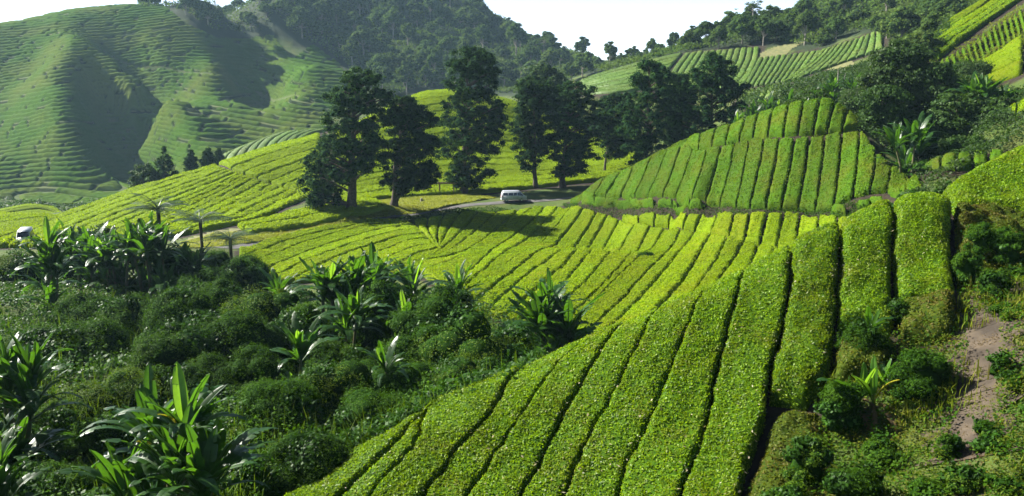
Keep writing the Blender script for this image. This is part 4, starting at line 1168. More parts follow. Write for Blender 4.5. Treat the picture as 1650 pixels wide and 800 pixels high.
def plant_forest(p, label, group, smin=0.7, smax=1.25, k=None):
    k = random.randrange(len(PROTO)) if k is None else k
    if not _used[k]:
        o = PROTO[k]; _used[k] = True
    else:
        o = copy_tree(PROTO[k])
    o.location = (p[0], p[1], p[2] - 2.2)
    s = random.uniform(smin, smax)
    o.rotation_euler = (0, 0, random.uniform(0, 6.28))
    o.scale = (s * random.uniform(0.9, 1.15), s * random.uniform(0.9, 1.15), s * random.uniform(0.85, 1.15))
    tag(o, label, 'tree', group)
    return o


MOUNT = [(440, -40), (440, 20), (470, 55), (520, 75), (556, 100), (570, 128), (640, 155), (700, 140), (760, 140), (830, 152), (905, 130), (945, 118), (960, 92), (900, 84), (870, 66), (838, 48), (800, 28), (765, 6), (740, -40)]
RIDGE = [(955, 92), (1010, 84), (1060, 76), (1120, 58), (1170, 42), (1215, 25), (1250, 5), (1280, -40), (1600, -60), (1590, -5), (1545, 20), (1510, 50), (1450, 78), (1425, 60), (1400, 45), (1360, 54), (1322, 74), (1260, 68), (1225, 66), (1130, 78), (1050, 92), (990, 108), (950, 120)]
LTOP = [(222, 12), (225, -12), (300, -12), (340, -12), (440, -14), (440, 50), (400, 58), (345, 52), (300, 26), (262, 8)]


def scatter_px(poly, dx, dy, rng):
    xs = [p[0] for p in poly]; ys = [p[1] for p in poly]
    out = []
    row = 0
    y = min(ys)
    while y < max(ys):
        x = min(xs) + (row % 2) * dx / 2
        while x < max(xs):
            a = x + rng.uniform(-0.35, 0.35) * dx; b = y + rng.uniform(-0.35, 0.35) * dy
            if in_poly(np.array([a]), np.array([b]), poly)[0]: out.append((a, b))
            x += dx
        y += dy; row += 1
    return out


rngf = np.random.default_rng(5)
for a, b in scatter_px(MOUNT, 28, 16, rngf):
    p = ground_pos(a, b + 8, 430, 800)
    plant_forest(p, 'rainforest tree in the dense hazy forest covering the mountain', 'trees of the hazy mountain forest', 0.8, 1.5)
for a, b in scatter_px(RIDGE, 31, 16, rngf):
    p = ground_pos(a, b + 8, 230, 520)
    far = p[1] > 400
    plant_forest(p, 'bluish forest tree on the distant ridge above the hazy tea rows' if far else 'dark forest tree crowding the wooded ridge at upper right', 'trees of the right ridge forest', 0.5 if not far else 0.65, 0.85 if not far else 1.0)
for a, b in scatter_px(LTOP, 34, 18, rngf):
    p = ground_pos(a, b + 8, 500, 700)
    plant_forest(p, 'tree of the dark wood capping the far left hill', 'trees of the left hilltop wood', 0.7, 1.1)


for a, b in scatter_px([(1440, 100), (1460, 60), (1530, 20), (1530, 60), (1500, 85), (1470, 110)], 26, 14, rngf):
    p = ground_pos(a, b + 6, 130, 260)
    plant_forest(p, 'small dark tree on the slope between lit spur and bright bands', 'trees below the bright bands', 0.3, 0.5)


def crest_trees(line, n, Y0, Y1, label, group, smin, smax):
    for a, b in _dens(line, n):
        p = ground_pos(a + rngf.uniform(-5, 5), b + rngf.uniform(0, 8), Y0, Y1)
        plant_forest(p, label, group, smin, smax)


crest_trees([(742, -5), (770, 18), (810, 45), (850, 72), (885, 92), (925, 104), (958, 104)], 16, 520, 800, 'rainforest tree in the dense hazy forest covering the mountain', 'trees of the hazy mountain forest', 0.6, 1.1)
crest_trees([(950, 106), (1000, 100), (1050, 90), (1100, 76), (1150, 60), (1190, 45), (1225, 25), (1255, 4)], 20, 360, 520, 'bluish forest tree on the distant ridge above the hazy tea rows', 'trees of the right ridge forest', 0.5, 0.85)


def undergrowth_far(name, poly, n, Y0, Y1, mat, label, size, hgt, kind='stuff', cat='undergrowth', urange=(-0.6, 0.62)):
    rng = np.random.default_rng(len(name) + n)
    u = rng.uniform(*urange, n * 6); v = rng.uniform(math.log(Y0), math.log(Y1), n * 6)
    y = np.exp(v); x = u * y; s = S_at(x, y)
    px, py = to_px(x, y, s)
    k = np.where(in_poly(px, py, poly))[0][:n]
    x, y = x[k], y[k]
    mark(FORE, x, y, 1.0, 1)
    hh = hgt * (0.25 + 0.75 * np.clip(noise2(x / (hgt * 1.5), y / (hgt * 1.5)) + 0.5, 0, 1))
    z = G_at(x, y) + np.clip((y - 330) / 150, 0, 1) * fbm(x / 60.0, y / 60.0, 4) * 3.0 + hh * rng.random(len(k)) ** 0.5
    Nn = rng.normal(size=(len(k), 3)) * 0.7 + np.array([0, 0, 0.8])
    V, Q = cards(np.stack([x, y, z], 1), Nn, size * (0.6 + 0.8 * rng.random(len(k))), 0.65, rng)
    o = link(name, mesh_of(name, V, Q, mat))
    return tag(o, label, cat, None, kind)


undergrowth_far('undergrowth', MOUNT, 60000, 430, 800, M['forest'], 'dense undergrowth between the trees of the mountain forest', 1.5, 5.0)
undergrowth_far('undergrowth', RIDGE, 45000, 220, 520, M['forest'], 'dense undergrowth between the trees of the right ridge forest', 1.0, 4.0)
undergrowth_far('undergrowth', LTOP, 14000, 480, 700, M['forest'], 'dense undergrowth of the left hilltop wood', 1.4, 4.0)


def sparse_tree(px, ptop, pbase, Y, label, seed):
    rng = np.random.default_rng(seed)
    b = ground_pos(px, pbase, Y)
    H = P(px, ptop, b[1])[2] - b[2]
    t = thing('emergent_tree', (b[0], b[1], b[2] - 0.3), label, 'tree', 'lacy trees on the skyline')
    g = Geo(); tips = []
    V, Q = tube(np.array([[0, 0, 0], [0.2, 0, H * 0.4], [0.1, 0.1, H * 0.75], [0.4, 0, H * 0.92]]), np.array([0.35, 0.28, 0.2, 0.08]), 7); g.add(V, Q, 0, True)
    for i in range(16):
        th = rng.uniform(0, 6.28); z0 = H * rng.uniform(0.62, 0.88); L = H * rng.uniform(0.14, 0.27)
        e = np.array([math.cos(th) * L, math.sin(th) * L, z0 + L * rng.uniform(0.15, 0.6)])
        V, Q = tube(np.array([[0.1, 0.1, z0], e * np.array([.5, .5, 1]) + np.array([0, 0, -(e[2] - z0) * 0.35]), e]), np.array([0.12, 0.08, 0.03]), 5); g.add(V, Q, 0, True)
        tips.append(e)
        for _ in range(2): tips.append(e * np.array([.75, .75, 1]) + rng.normal(size=3) * 0.7)
    g.build('trunk', M['bark_pale'], t)
    C, Nn, s = clump_cards(np.array(tips), np.full(len(tips), 0.95), 26, 0.5, 0.4, 0.0, rng)
    V, Q = cards(C, Nn, s, 0.5, rng); g = Geo(); g.add(V, Q); g.build('crown', M['forest'], t)


sparse_tree(1212, 2, 40, 362, 'tall lacy tree standing clear of the wooded skyline', 61)
sparse_tree(1178, 16, 48, 372, 'smaller lacy tree on the skyline below the tallest lacy one', 62)
sparse_tree(838, 50, 75, 640, 'lone lacy tree on the shoulder of the hazy mountain', 63)
sparse_tree(876, 58, 82, 600, 'lacy tree at the foot of the hazy mountain skyline', 64)

# ------------------------------------------------------------------ bananas
def banana_leaf_mesh(name, L, W, el0, bend, mat, seed, torn=0.35, petiole=0.35):
    """arched blade with a folded midrib and torn edges; base at the origin, reaching out along +X"""
    rng = np.random.default_rng(seed)
    n = 16
    s = np.linspace(0, 1, n + 1)
    el = el0 - bend * s ** 1.4
    dx = np.cos(el) * L / n; dz = np.sin(el) * L / n
    X = np.concatenate([[0], np.cumsum(dx[:-1])]); Z = np.concatenate([[0], np.cumsum(dz[:-1])])
    g = Geo()
    mid = np.stack([X, np.zeros(n + 1), Z], 1)
    Tn = np.stack([np.cos(el), np.zeros(n + 1), np.sin(el)], 1)
    Up = np.stack([-np.sin(el), np.zeros(n + 1), np.cos(el)], 1)
    sp = np.clip((s - petiole * 0.5) / (1 - petiole * 0.5), 0, 1)
    wid = W * np.sqrt(np.clip(np.sin(np.pi * np.clip(sp, 0, 1) ** 0.75), 0, 1)) * (sp > 0)
    i0 = int(n * petiole * 0.5)
    V, Q = tube(mid, 0.035 * (1 - 0.8 * s) + 0.006, 6); g.add(V, Q, 0, True)
    for sgn in (-1, 1):
        cuts = rng.random(n) < torn
        fold = 0.28 + 0.12 * rng.random()
        carry = 0.0
        for i in range(i0, n):
            if cuts[i]: carry = rng.uniform(-0.5, 0.28)
            def edge(k, sh):
                w = wid[k]
                f = fold + carry
                return mid[k] + np.array([0, sgn * w * math.cos(f), 0]) + Up[k] * w * math.sin(f) * (1.0) + Tn[k] * (w * 0.25 + sh)
            sh = rng.uniform(0.01, 0.05) if cuts[i] else 0.0
            sh2 = rng.uniform(0.01, 0.05) if (i + 1 < n and cuts[i + 1]) else 0.0
            a, b = mid[i] + Up[i] * 0.012, mid[i + 1] + Up[i + 1] * 0.012
            e0, e1 = edge(i, sh), edge(i + 1, -sh2)
            h0, h1 = 0.5 * (a + e0) + Up[i] * 0.02, 0.5 * (b + e1) + Up[i + 1] * 0.02
            VV = [a, b, h1, h0, e1, e0]
            qq = [(0, 1, 2, 3), (3, 2, 4, 5)]
            if sgn < 0: qq = [q[::-1] for q in qq]
            g.add(VV, qq, 0, True)
    return g.mesh(name, mat)


def R_(d): return math.radians(d)


BL = []
for k, (el, bd, L, W, torn) in enumerate([(82, 22, 2.5, .30, .12), (74, 45, 2.7, .33, .3), (64, 75, 2.7, .33, .4), (52, 95, 2.8, .32, .55), (38, 100, 2.7, .30, .65), (78, 35, 2.2, .30, .2), (58, 60, 2.4, .32, .45)]):
    BL.append((el, banana_leaf_mesh('banana_leaf', L * 1.08, W * 0.8, R_(el), R_(bd), M['banana'], 200 + k, torn)))
BLF = [banana_leaf_mesh('fresh_banana_leaf', 2.4, .21, R_(84), R_(14), M['banana_fresh'], 230, .05), banana_leaf_mesh('fresh_banana_leaf', 2.3, .22, R_(70), R_(40), M['banana_fresh'], 231, .15)]
BLY = [banana_leaf_mesh('yellow_banana_leaf', 1.9, .22, R_(75), R_(60), M['banana_yellow'], 232, .3)]
BLD = [banana_leaf_mesh('dead_banana_leaf', 1.8, .16, R_(10), R_(75), M['dry'], 233, .5)]


def banana(base, H, label, group, nst=2, nl=14, spread=0.5, ls=1.0, seed=0, fresh=2, yellow=0, dead=0, low=False):
    """clump: leaning pseudostems, each with a crown of blades; H = height of the leaf tips"""
    rng = np.random.default_rng(seed + 500)
    t = thing('banana_plant', (base[0], base[1], base[2] - 0.1), label, 'banana plant', group)
    ls *= 1.12
    Lf = 2.5 * ls
    nlow = (nst + 1) // 2 if H > 2.5 else 0
    for s in range(nst + nlow):
        th = rng.uniform(0, 6.28); r = spread * (1.3 if s >= nst else 1.0) * math.sqrt(rng.random()) if nst > 1 else 0
        sh = max(0.25, (H - Lf * 0.95) * (1.0 if s == 0 else rng.uniform(0.55, 1.05)))
        bx, by = r * math.cos(th), r * math.sin(th)
        tx, ty = bx * 1.5 + rng.uniform(-.15, .15), by * 1.5 + rng.uniform(-.15, .15)
        if s >= nst: sh = max(0.2, (H - Lf) * rng.uniform(0.1, 0.4))
        V, Q = tube(np.array([[bx, by, -0.2], [bx * 1.1, by * 1.1, sh * 0.5], [tx, ty, sh]]), np.array([0.15, 0.12, 0.08]) * (0.6 + 0.4 * ls), 9)
        g = Geo(); g.add(V, Q, 0, True); g.build('stem', M['banana_stem'], t)
        ph = rng.uniform(0, 6.28)
        nl_ = nl + 5
        for i in range(nl_):
            f = i / max(nl_ - 1, 1)
            ph += 2.4
            k = rng.integers(0, 2) if f < 0.25 else (rng.integers(1, 4) if f < 0.6 else rng.integers(2, 7))
            k = min(int(k), len(BL) - 1)
            me = BL[k][1]; nm = 'leaf'
            if i < fresh and s < 3: me = BLF[i % 2]
            elif yellow and i == nl - 2 and s < yellow: me = BLY[0]
            elif dead and i >= nl - dead: me = BLD[0]
            o = link(nm, me, t, (tx, ty, sh - 0.25 * f), (rng.normal() * 0.12, rng.normal() * 0.14, ph + rng.normal() * 0.3))
            sc = ls * rng.uniform(0.75, 1.12)
            o.scale = (sc, sc * rng.uniform(0.85, 1.2), sc)
    return t


def top_h(px, ptop, base):
    return P(px, ptop, base[1])[2] - base[2]


BG = 'banana plants in the gully'
b = ground_pos(285, 780, 26.5)
banana(b, top_h(285, 592, b), 'big banana clump standing nearest in the gully, with a yellow leaf', BG, 6, 11, 1.5, 0.82, 4, 1, 2)
b = ground_pos(12, 640, 34); banana(b, top_h(12, 545, b), 'banana clump cut by the photo\'s left edge with pale drooping leaves', BG, 4, 11, 0.9, 0.85, 2, 0)
b = ground_pos(-12, 760, 27); banana(b, top_h(0, 690, b), 'low banana plant at the lower left corner showing drooping leaf tips', BG, 1, 9, 0.4, 0.8, 3, 0)
b = ground_pos(84, 500, 70); banana(b, top_h(84, 350, b), 'tall banana clump in front of the parked white van roof', BG, 4, 11, 0.8, 1.0, 4, 2)
for i, (px, Y, pt, s, lb) in enumerate([(150, 84, 355, 2, 'banana plant at the left end of the dark clump below the yellow-green hill'), (190, 81, 362, 3, 'banana plants with pale arching leaf in the dark clump'),
                                        (222, 84, 352, 3, 'banana plants in the middle of the dark clump'), (252, 81, 358, 3, 'banana plants beside the highest tree fern'), (282, 84, 372, 2, 'banana plant at the right end of the dark clump')]):
    b = ground_pos(px, 470, Y); banana(b, top_h(px, pt, b), lb, BG, s + 1, 12, 1.5, 1.15, 10 + i, 1)
for i, (px, Y, pt, s, ls, lb) in enumerate([(528, 58, 412, 3, 1.05, 'banana plants at the left of the central clump before the knoll'), (562, 60, 400, 3, 1.1, 'banana plants with whitish leaf in the central clump'),
                                            (600, 61, 402, 3, 1.05, 'banana plants at the right of the central clump before the knoll'), (640, 64, 412, 2, 1.1, 'banana plant half sunk in bushes right of the central clump'),
                                            (692, 66, 418, 2, 0.95, 'banana plants by the tree shadow notch'), (725, 66, 424, 2, 1.0, 'banana plant at the right of the shadow notch'),
                                            (455, 60, 430, 1, 0.8, 'lone young banana with bright leaf left of the central clump'), (478, 44, 512, 1, 0.8, 'banana plant with pale fanned leaves among the bushes'),
                                            (615, 41, 545, 1, 0.6, 'small banana with three bright leaves between two round bushes'), (548, 52, 455, 2, 0.85, 'banana plant rising in front of the central clump'),
                                            (655, 52, 470, 1, 0.8, 'banana leaves half hidden in the round bush')]):
    b = ground_pos(px, 500, Y); banana(b, top_h(px, pt, b), lb, BG, s, 11, 0.9, ls, 30 + i, 1)
b = ground_pos(890, 540, 60); banana(b, top_h(888, 448, b), 'full round banana clump standing against the bright valley rows', BG, 5, 13, 0.9, 1.2, 50, 1)
b = ground_pos(1392, 668, 29.6); banana(b, top_h(1400, 562, b), 'small banana with two upright glowing leaves on the weedy slope', None, 2, 4, 0.25, 0.68, 51, 2, 1, 1)
b = ground_pos(1428, 600, 30.5); banana(b, top_h(1428, 598, b), 'tiny banana sprout behind the glowing small banana', None, 1, 5, 0.1, 0.45, 52, 2)
b = ground_pos(1400, 532, 33.0); banana(b, top_h(1400, 482, b), 'single pale green banana shoot between two upright tea hedges', None, 1, 4, 0.1, 0.4, 53, 2)
for i, (px, Y, pt, s, lb) in enumerate([(1475, 100, 185, 3, 'silvery banana clump in the dark hollow beside the cone hill'), (1560, 118, 118, 3, 'left banana clump at the steep hillside\'s foot'), (1590, 116, 122, 3, 'right banana clump at the steep hillside\'s foot'),
                                        (1330, 152, 122, 3, 'banana clump with bare white stalk behind the cone top'), (1358, 150, 118, 3, 'banana clump right of the white stalk behind the cone top'),
                                        (1385, 146, 128, 2, 'banana clump next to the large bushy tree'), (1300, 156, 136, 3, 'banana thicket plant left of the cone top'), (1272, 158, 143, 3, 'banana thicket plant over the cone\'s upper tier'),
                                        (1246, 160, 150, 3, 'banana thicket plant with bright yellowish leaves behind the cone'), (1222, 160, 160, 3, 'banana thicket plant above the cone\'s left shoulder'), (1204, 162, 170, 2, 'banana thicket plant closest to the spreading dark tree')]):
    b = ground_pos(px, 200, Y); banana(b, top_h(px, pt, b), lb, 'bananas around the cone hill', s, 10, 1.6, 1.2, 70 + i, 1)

# ------------------------------------------------------------------ tree ferns
def frond_mesh(name, L, el0, bend, seed):
    rng = np.random.default_rng(seed)
    n = 20; s = np.linspace(0, 1, n + 1); el = el0 - bend * s
    X = np.concatenate([[0], np.cumsum(np.cos(el[:-1]) * L / n)]); Z = np.concatenate([[0], np.cumsum(np.sin(el[:-1]) * L / n)])
    mid = np.stack([X, 0 * X, Z], 1)
    g = Geo(); V, Q = tube(mid, 0.02 * (1 - s) + 0.004, 5); g.add(V, Q)
    for i in range(2, n):
        w = L * 0.24 * math.sin(math.pi * min(1, (s[i] * 0.9 + 0.1))) ** 0.7
        for sg in (-1, 1):
            tip = mid[i] + np.array([w * 0.35, sg * w, -w * 0.22 + rng.normal() * 0.02]); m = 0.5 * (mid[i] + tip)
            a = np.array([L / n * 0.42, 0, 0])
            g.add([mid[i] - a * .4, m - a, tip, m + a], [(0, 1, 2, 3)])
    return g.mesh(name, M['fern'])


FR = [frond_mesh('fern_frond', 1.9, R_(38), R_(62), 1), frond_mesh('fern_frond', 1.9, R_(25), R_(55), 2), frond_mesh('fern_frond', 1.7, R_(55), R_(80), 3)]
for i, (px, Y, pt, sc, lb) in enumerate([(262, 88, 332, 1.9, 'tallest tree fern, grey-green umbrella of fronds above the bananas'), (328, 98, 352, 1.9, 'tree fern with clear black trunk standing before the lane'), (374, 95, 380, 1.8, 'low tree fern with drooping fronds beside the straw bank')]):
    b = ground_pos(px, 450, Y); H = top_h(px, pt, b)
    rng = np.random.default_rng(i)
    t = thing('tree_fern', (b[0], b[1], b[2] - 0.1), lb, 'tree fern', 'tree ferns')
    g = Geo(); V, Q = tube(np.array([[0, 0, 0], [0.06, 0, H * .5], [0, 0.05, H - 0.25]]), np.array([0.24, 0.17, 0.2]), 8); g.add(V, Q, 0, True); g.build('trunk', M['bark'], t)
    for k in range(18):
        o = link('frond', FR[k % 3], t, (0, 0, H - 0.3), (rng.normal() * .1, rng.normal() * .1, k * 2.4 + rng.normal() * .15)); o.scale = (sc * rng.uniform(.85, 1.1),) * 3


# ------------------------------------------------------------------ shrubs
SHM = ['shrub', 'shrub', 'shrub_light', 'shrub', 'shrub', 'shrub_light']


def shrub(px, Y, ptop, hw_px, label, mat, group=None, leaf=0.14, dens=1.0, seed=None, cat='shrub', name='shrub', pbase=500, asp=0.85, airy=0.0):
    seed = int(px * 7 + Y) if seed is None else seed
    rng = np.random.default_rng(seed)
    b = ground_pos(px, pbase, Y)
    Hh = max(0.5, P(px, ptop, b[1])[2] - b[2])
    R = hw_px / F * b[1]
    t = thing(name, (b[0], b[1], b[2] - 0.1), label, cat, group)
    ncl = int(np.clip(14 + R * 7, 14, 44))
    cen = []; rad = []
    lr = 0.36 * min(R, Hh)
    for i in range(ncl):
        th = rng.uniform(0, 6.28) if i > 2 else i * 2.1
        ph_ = math.acos(1 - rng.random() * 0.98)
        r = rng.uniform(0.7, 1.25) * lr
        st, ct = math.sin(ph_), math.cos(ph_)
        q = max(0.0, 1 - r * 0.7 / R) * rng.uniform(0.85, 1.08)
        qz = max(0.1, 1 - r * 0.8 / Hh) * rng.uniform(0.82, 1.0)
        cen.append((R * q * st ** 0.8 * math.cos(th), R * q * st ** 0.8 * math.sin(th) * asp, Hh * qz * ct ** 0.75 * 0.97)); rad.append(r)
    cen = np.array(cen); rad = np.array(rad)
    surf = float((2 * np.pi * rad ** 2).sum()) * 1.15
    n = int(np.clip(surf / (leaf ** 2) * 2.4 * dens, 1500, 20000))
    pick = rng.choice(ncl, n, p=rad ** 2 / (rad ** 2).sum())
    d = rng.normal(size=(n, 3)); d /= np.linalg.norm(d, axis=1, keepdims=True)
    d[:, 2] = np.abs(d[:, 2]) * np.where(rng.random(n) < 0.8, 1, -0.5)
    bump = 1.0 + 0.5 * noise2(d[:, 0] * 2.6 + pick * 3.7, d[:, 1] * 2.6 + d[:, 2] * 2) + rng.normal(size=n) * 0.09
    C = cen[pick] + d * (rad[pick] * bump)[:, None] * np.array([1, 1, 0.85])
    Nn = d * 0.9 + rng.normal(size=d.shape) * 0.5 + np.array([0, 0, 0.35])
    s = leaf * (0.55 + 0.9 * rng.random(n))
    # loose sprigs standing out of the mass
    ns = max(20, n // 70); idx = rng.choice(n, ns)
    dirs = d[idx] * 0.7 + rng.normal(size=(ns, 3)) * 0.35 + np.array([0, 0, 0.6]); dirs /= np.linalg.norm(dirs, axis=1, keepdims=True)
    ln = rng.uniform(0.15, 0.55, ns) * min(1.0, 0.4 + lr)
    tt_ = np.tile(np.linspace(0.1, 1, 9), ns)
    Cs = np.repeat(C[idx], 9, 0) + np.repeat(dirs * ln[:, None], 9, 0) * tt_[:, None] + rng.normal(size=(ns * 9, 3)) * leaf * 0.45
    C = np.vstack([C, Cs]); Nn = np.vstack([Nn, rng.normal(size=Cs.shape) * 0.7 + np.array([0, 0, 0.6])]); s = np.concatenate([s, leaf * (0.6 + 0.7 * rng.random(len(Cs)))])
    k = C[:, 2] > -0.2
    vk = k & (noise2(C[:, 0] / (R * 0.7) + seed, C[:, 2] / (R * 0.6) + C[:, 1] / R) > 0.16) & (Y < 95)
    k &= ~vk
    V, Q = cards(C[k], Nn[k], s[k], 0.5, rng); g = Geo(); g.add(V, Q, 0, False)
    if vk.any():
        V, Q = cards(C[vk][::2] * 1.03, Nn[vk][::2], s[vk][::2] * 1.5, 0.75, rng); g.add(V, Q, 2, False)
    # solid core of every lobe; darker colour paints shade between the leaves
    a_, b_ = np.meshgrid(np.linspace(0, 2 * np.pi, 11), np.linspace(0.0, np.pi * 0.9, 7), indexing='ij')
    sph = np.stack([np.cos(a_) * np.sin(b_), np.sin(a_) * np.sin(b_), np.cos(b_)], -1).reshape(-1, 3)
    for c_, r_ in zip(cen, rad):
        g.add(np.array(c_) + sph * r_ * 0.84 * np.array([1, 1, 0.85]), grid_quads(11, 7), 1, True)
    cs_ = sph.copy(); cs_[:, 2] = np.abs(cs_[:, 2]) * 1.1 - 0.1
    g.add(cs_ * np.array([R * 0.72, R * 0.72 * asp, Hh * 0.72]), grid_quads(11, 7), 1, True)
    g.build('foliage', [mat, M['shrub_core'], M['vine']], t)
    g = Geo()
    for c in cen[::max(1, ncl // 14)]:
        V, Q = tube(np.array([[c[0] * .1, c[1] * .1, -0.2], [c[0] * .5, c[1] * .5, c[2] * .5], c]), np.array([0.06, 0.045, 0.015]), 5); g.add(V, Q, 0, True)
    g.build('stems', M['bark'], t)
    return t


SG = 'bushes filling the gully'
for px, Y, pt, hw, lb in [
    (345, 62, 436, 62, 'rounded green bush below the tree ferns'), (300, 58, 452, 60, 'wide green bush left of the central banana clump'), (430, 58, 452, 75, 'sunlit broad bush in front of the knoll rows'),
    (375, 52, 486, 85, 'large dense bush in the middle of the gully'), (275, 49, 505, 62, 'feathery bush over the deep shadow'), (480, 54, 478, 50, 'bush tucked below the young bright banana'),
    (690, 50, 462, 72, 'tall round bush topping the thicket by the near slope'), (760, 46, 488, 95, 'largest round bush, dark and dense, before the full round banana clump'), (660, 47, 500, 60, 'bush on the left flank of the largest round bush'),
    (820, 48, 520, 60, 'dark bush under the full round banana clump'), (585, 42, 548, 85, 'soft feathery bush left of the dark round ones'), (520, 40, 575, 62, 'lower feathery bush behind the vine bank'),
    (680, 42, 560, 80, 'shaded bush hanging over the near slope edge'), (760, 42, 560, 75, 'deeply shaded bush against the near hedge crest'), (600, 37, 620, 75, 'dark bush low in the gully beside the first hedge'),
    (440, 38, 600, 60, 'bush right of the nearest banana clump'), (485, 32, 688, 82, 'vine covered hump right of the nearest bananas'), (100, 40, 618, 75, 'dark green bush left of the nearest banana clump'),
    (190, 42, 590, 60, 'low bush behind the nearest banana clump'), (45, 37, 650, 55, 'bush at the photo\'s left edge under the banana clump'), (690, 35, 648, 22, 'little silvery plant at the hedge edge in shade'),
    (245, 45, 582, 34, 'small brown flowering bush behind the nearest bananas'),
    (60, 52, 520, 60, 'vine smothered mound at the left, above the left edge bananas'), (140, 54, 505, 60, 'leafy hump in the vines below the tall left bananas'), (215, 60, 470, 55, 'bush in front of the dark banana clump'),
    (330, 44, 560, 55, 'bush behind the nearest banana clump on its right'), (410, 44, 545, 60, 'shaded round bush in the gully\'s middle hollow'), (150, 36, 660, 55, 'dark bush hugging the nearest banana clump\'s left side'), (395, 31, 720, 60, 'low bush at the bottom frame right of the nearest bananas'),
    (60, 30, 740, 60, 'dark bush in the lower left corner'), (350, 100, 398, 30, 'bush screening the lane below the straw bank'), (300, 100, 402, 30, 'small bush at the lane left of the clear trunked fern'), (410, 100, 404, 26, 'low bush at the left foot of the knoll rows'),
    (25, 88, 404, 45, 'dark bush below the parked white van roof'), (120, 90, 362, 40, 'dark leafy bush behind the tall left banana clump'), (165, 92, 350, 35, 'leafy bush topping the dark banana clump'), (290, 86, 395, 40, 'bush in shadow beside the lane'),
    (395, 84, 408, 34, 'bush beside the low tree fern'), (345, 82, 420, 36, 'bush in front of the clear trunked tree fern'), (305, 76, 438, 30, 'short dark conical shrub'), (140, 66, 470, 50, 'shaded bush below the tall left bananas'),
    (600, 56, 440, 50, 'bush among the central banana clump'), (650, 58, 440, 45, 'bush below the shadow notch'), (730, 58, 446, 40, 'bush right of the shadow notch bananas'), (540, 48, 520, 45, 'bush between central bananas and feathery bush')]:
    shrub(px, Y, pt, hw * 1.18, lb, M[SHM[(px // 5) % 6]], SG, leaf=(0.11 if Y < 45 else 0.15) * (0.8 + 0.1 * (px % 5)), dens=1.0)
RGp = 'bushes on the weedy right slope'
for px, Y, pt, hw, lb, pb in [
    (1487, 29.8, 555, 52, 'dark rounded bush casting a black shadow on the bare track', 600), (1355, 29.5, 600, 45, 'bush behind the small glowing banana', 650), (1395, 32.5, 512, 45, 'cream leaved bush below the upright tea hedge', 540),
    (1300, 27, 690, 45, 'dull bush beside the brownish hedge', 720), (1380, 24.5, 742, 60, 'leafy bush at the bottom of the weedy slope', 790), (1270, 25.5, 762, 45, 'low bush at the bottom frame beside the near hedges', 800),
    (1500, 24.5, 765, 40, 'bright bush at the lower end of the bare track', 800), (1555, 24.2, 748, 42, 'dense green bush closing off the foot of the bare track', 800), (1590, 26.5, 700, 26, 'weedy clump beside the foot of the bare track', 740), (1630, 23.5, 770, 50, 'dark leafy vine bush in the lower right corner', 800), (1640, 28, 600, 40, 'bush right of the bare track', 640), (1635, 32, 500, 42, 'bright bush at the right edge above the track', 540),
    (1590, 38.5, 358, 42, 'green bush under the tea mound', 400), (1650, 36, 420, 40, 'bush at the right edge below the tea mound', 450), (1545, 37, 410, 30, 'small bush at the end of the top tea hedge', 440), (1460, 31, 640, 30, 'weedy bush left of the bare track', 660),
    (1510, 33, 500, 34, 'ragged bush above the bare track', 540), (1425, 27, 700, 40, 'shadowy bush beside the small banana', 720), (1530, 26, 690, 22, 'small yellowish bush standing in the track', 720), (1610, 29, 560, 22, 'pale weed bush on the track\'s right bank', 600),
    (1460, 34, 470, 28, 'bush at the foot of the top hedge', 500), (1600, 25.5, 690, 30, 'grassy bush right of the lower track', 720)]:
    shrub(px, Y, pt, hw, lb, M[SHM[(px // 5) % 6]], RGp, leaf=0.085, dens=1.0, pbase=pb)
for px, Y, pt, hw, lb in [(1580, 37.5, 345, 30, 'green bush breaking through the scruffy hedge'), (1625, 37, 352, 30, 'ragged bush on the scruffy hedge at the right edge'), (1560, 36, 392, 26, 'weedy bush under the scruffy hedge'), (1610, 34, 420, 30, 'light bush below the scruffy hedge')]:
    shrub(px, Y, pt, hw, lb, M[SHM[(px // 5) % 6]], RGp, leaf=0.09, dens=1.0, pbase=400)
HG = 'bushes in the dark hollow by the cone hill'
for px, Y, pt, hw, lb in [
    (1530, 132, 118, 45, 'bush at the left of the hillside banana clumps'), (1615, 120, 140, 50, 'bush under the hillside banana clumps'), (1560, 112, 165, 65, 'wide dark bush in the hollow'), (1500, 112, 180, 45, 'dark bush below the large bushy tree'),
    (1630, 108, 180, 50, 'dark bush at the right end of the hollow'), (1540, 100, 215, 50, 'low dark bush above the small terrace'), (1600, 102, 205, 50, 'brown-green bush above the small terrace end'), (1480, 94, 262, 40, 'bush on the shaded foot of the cone hill'),
    (1440, 116, 215, 26, 'bush at the base of the slim leaning tree'), (1470, 84, 300, 36, 'bush in the shade at the cone hill\'s right foot'), (1520, 76, 285, 40, 'bush behind the tea mound'), (1430, 80, 325, 30, 'small bush at the end of the terrace strip'),
    (1365, 144, 132, 40, 'leafy shrub among bananas behind the cone top'), (1410, 140, 130, 40, 'shrub filling the gap before the large bushy tree'), (1285, 162, 150, 40, 'shrub under the banana thicket'), (1235, 164, 160, 35, 'shrub at the thicket\'s left'),
    (1660, 125, 120, 40, 'shrub at the edge of the steep hillside'), (1530, 140, 95, 40, 'leafy shrub at the foot of the bright tea bands')]:
    shrub(px, Y, pt, hw, lb, M['forest_near'], HG, leaf=0.26, dens=1.0)
shrub(1042, 108, 404, 19, 'lone dark mound bush in the middle of the valley rows', M['shrub'], None, leaf=0.17, pbase=412)

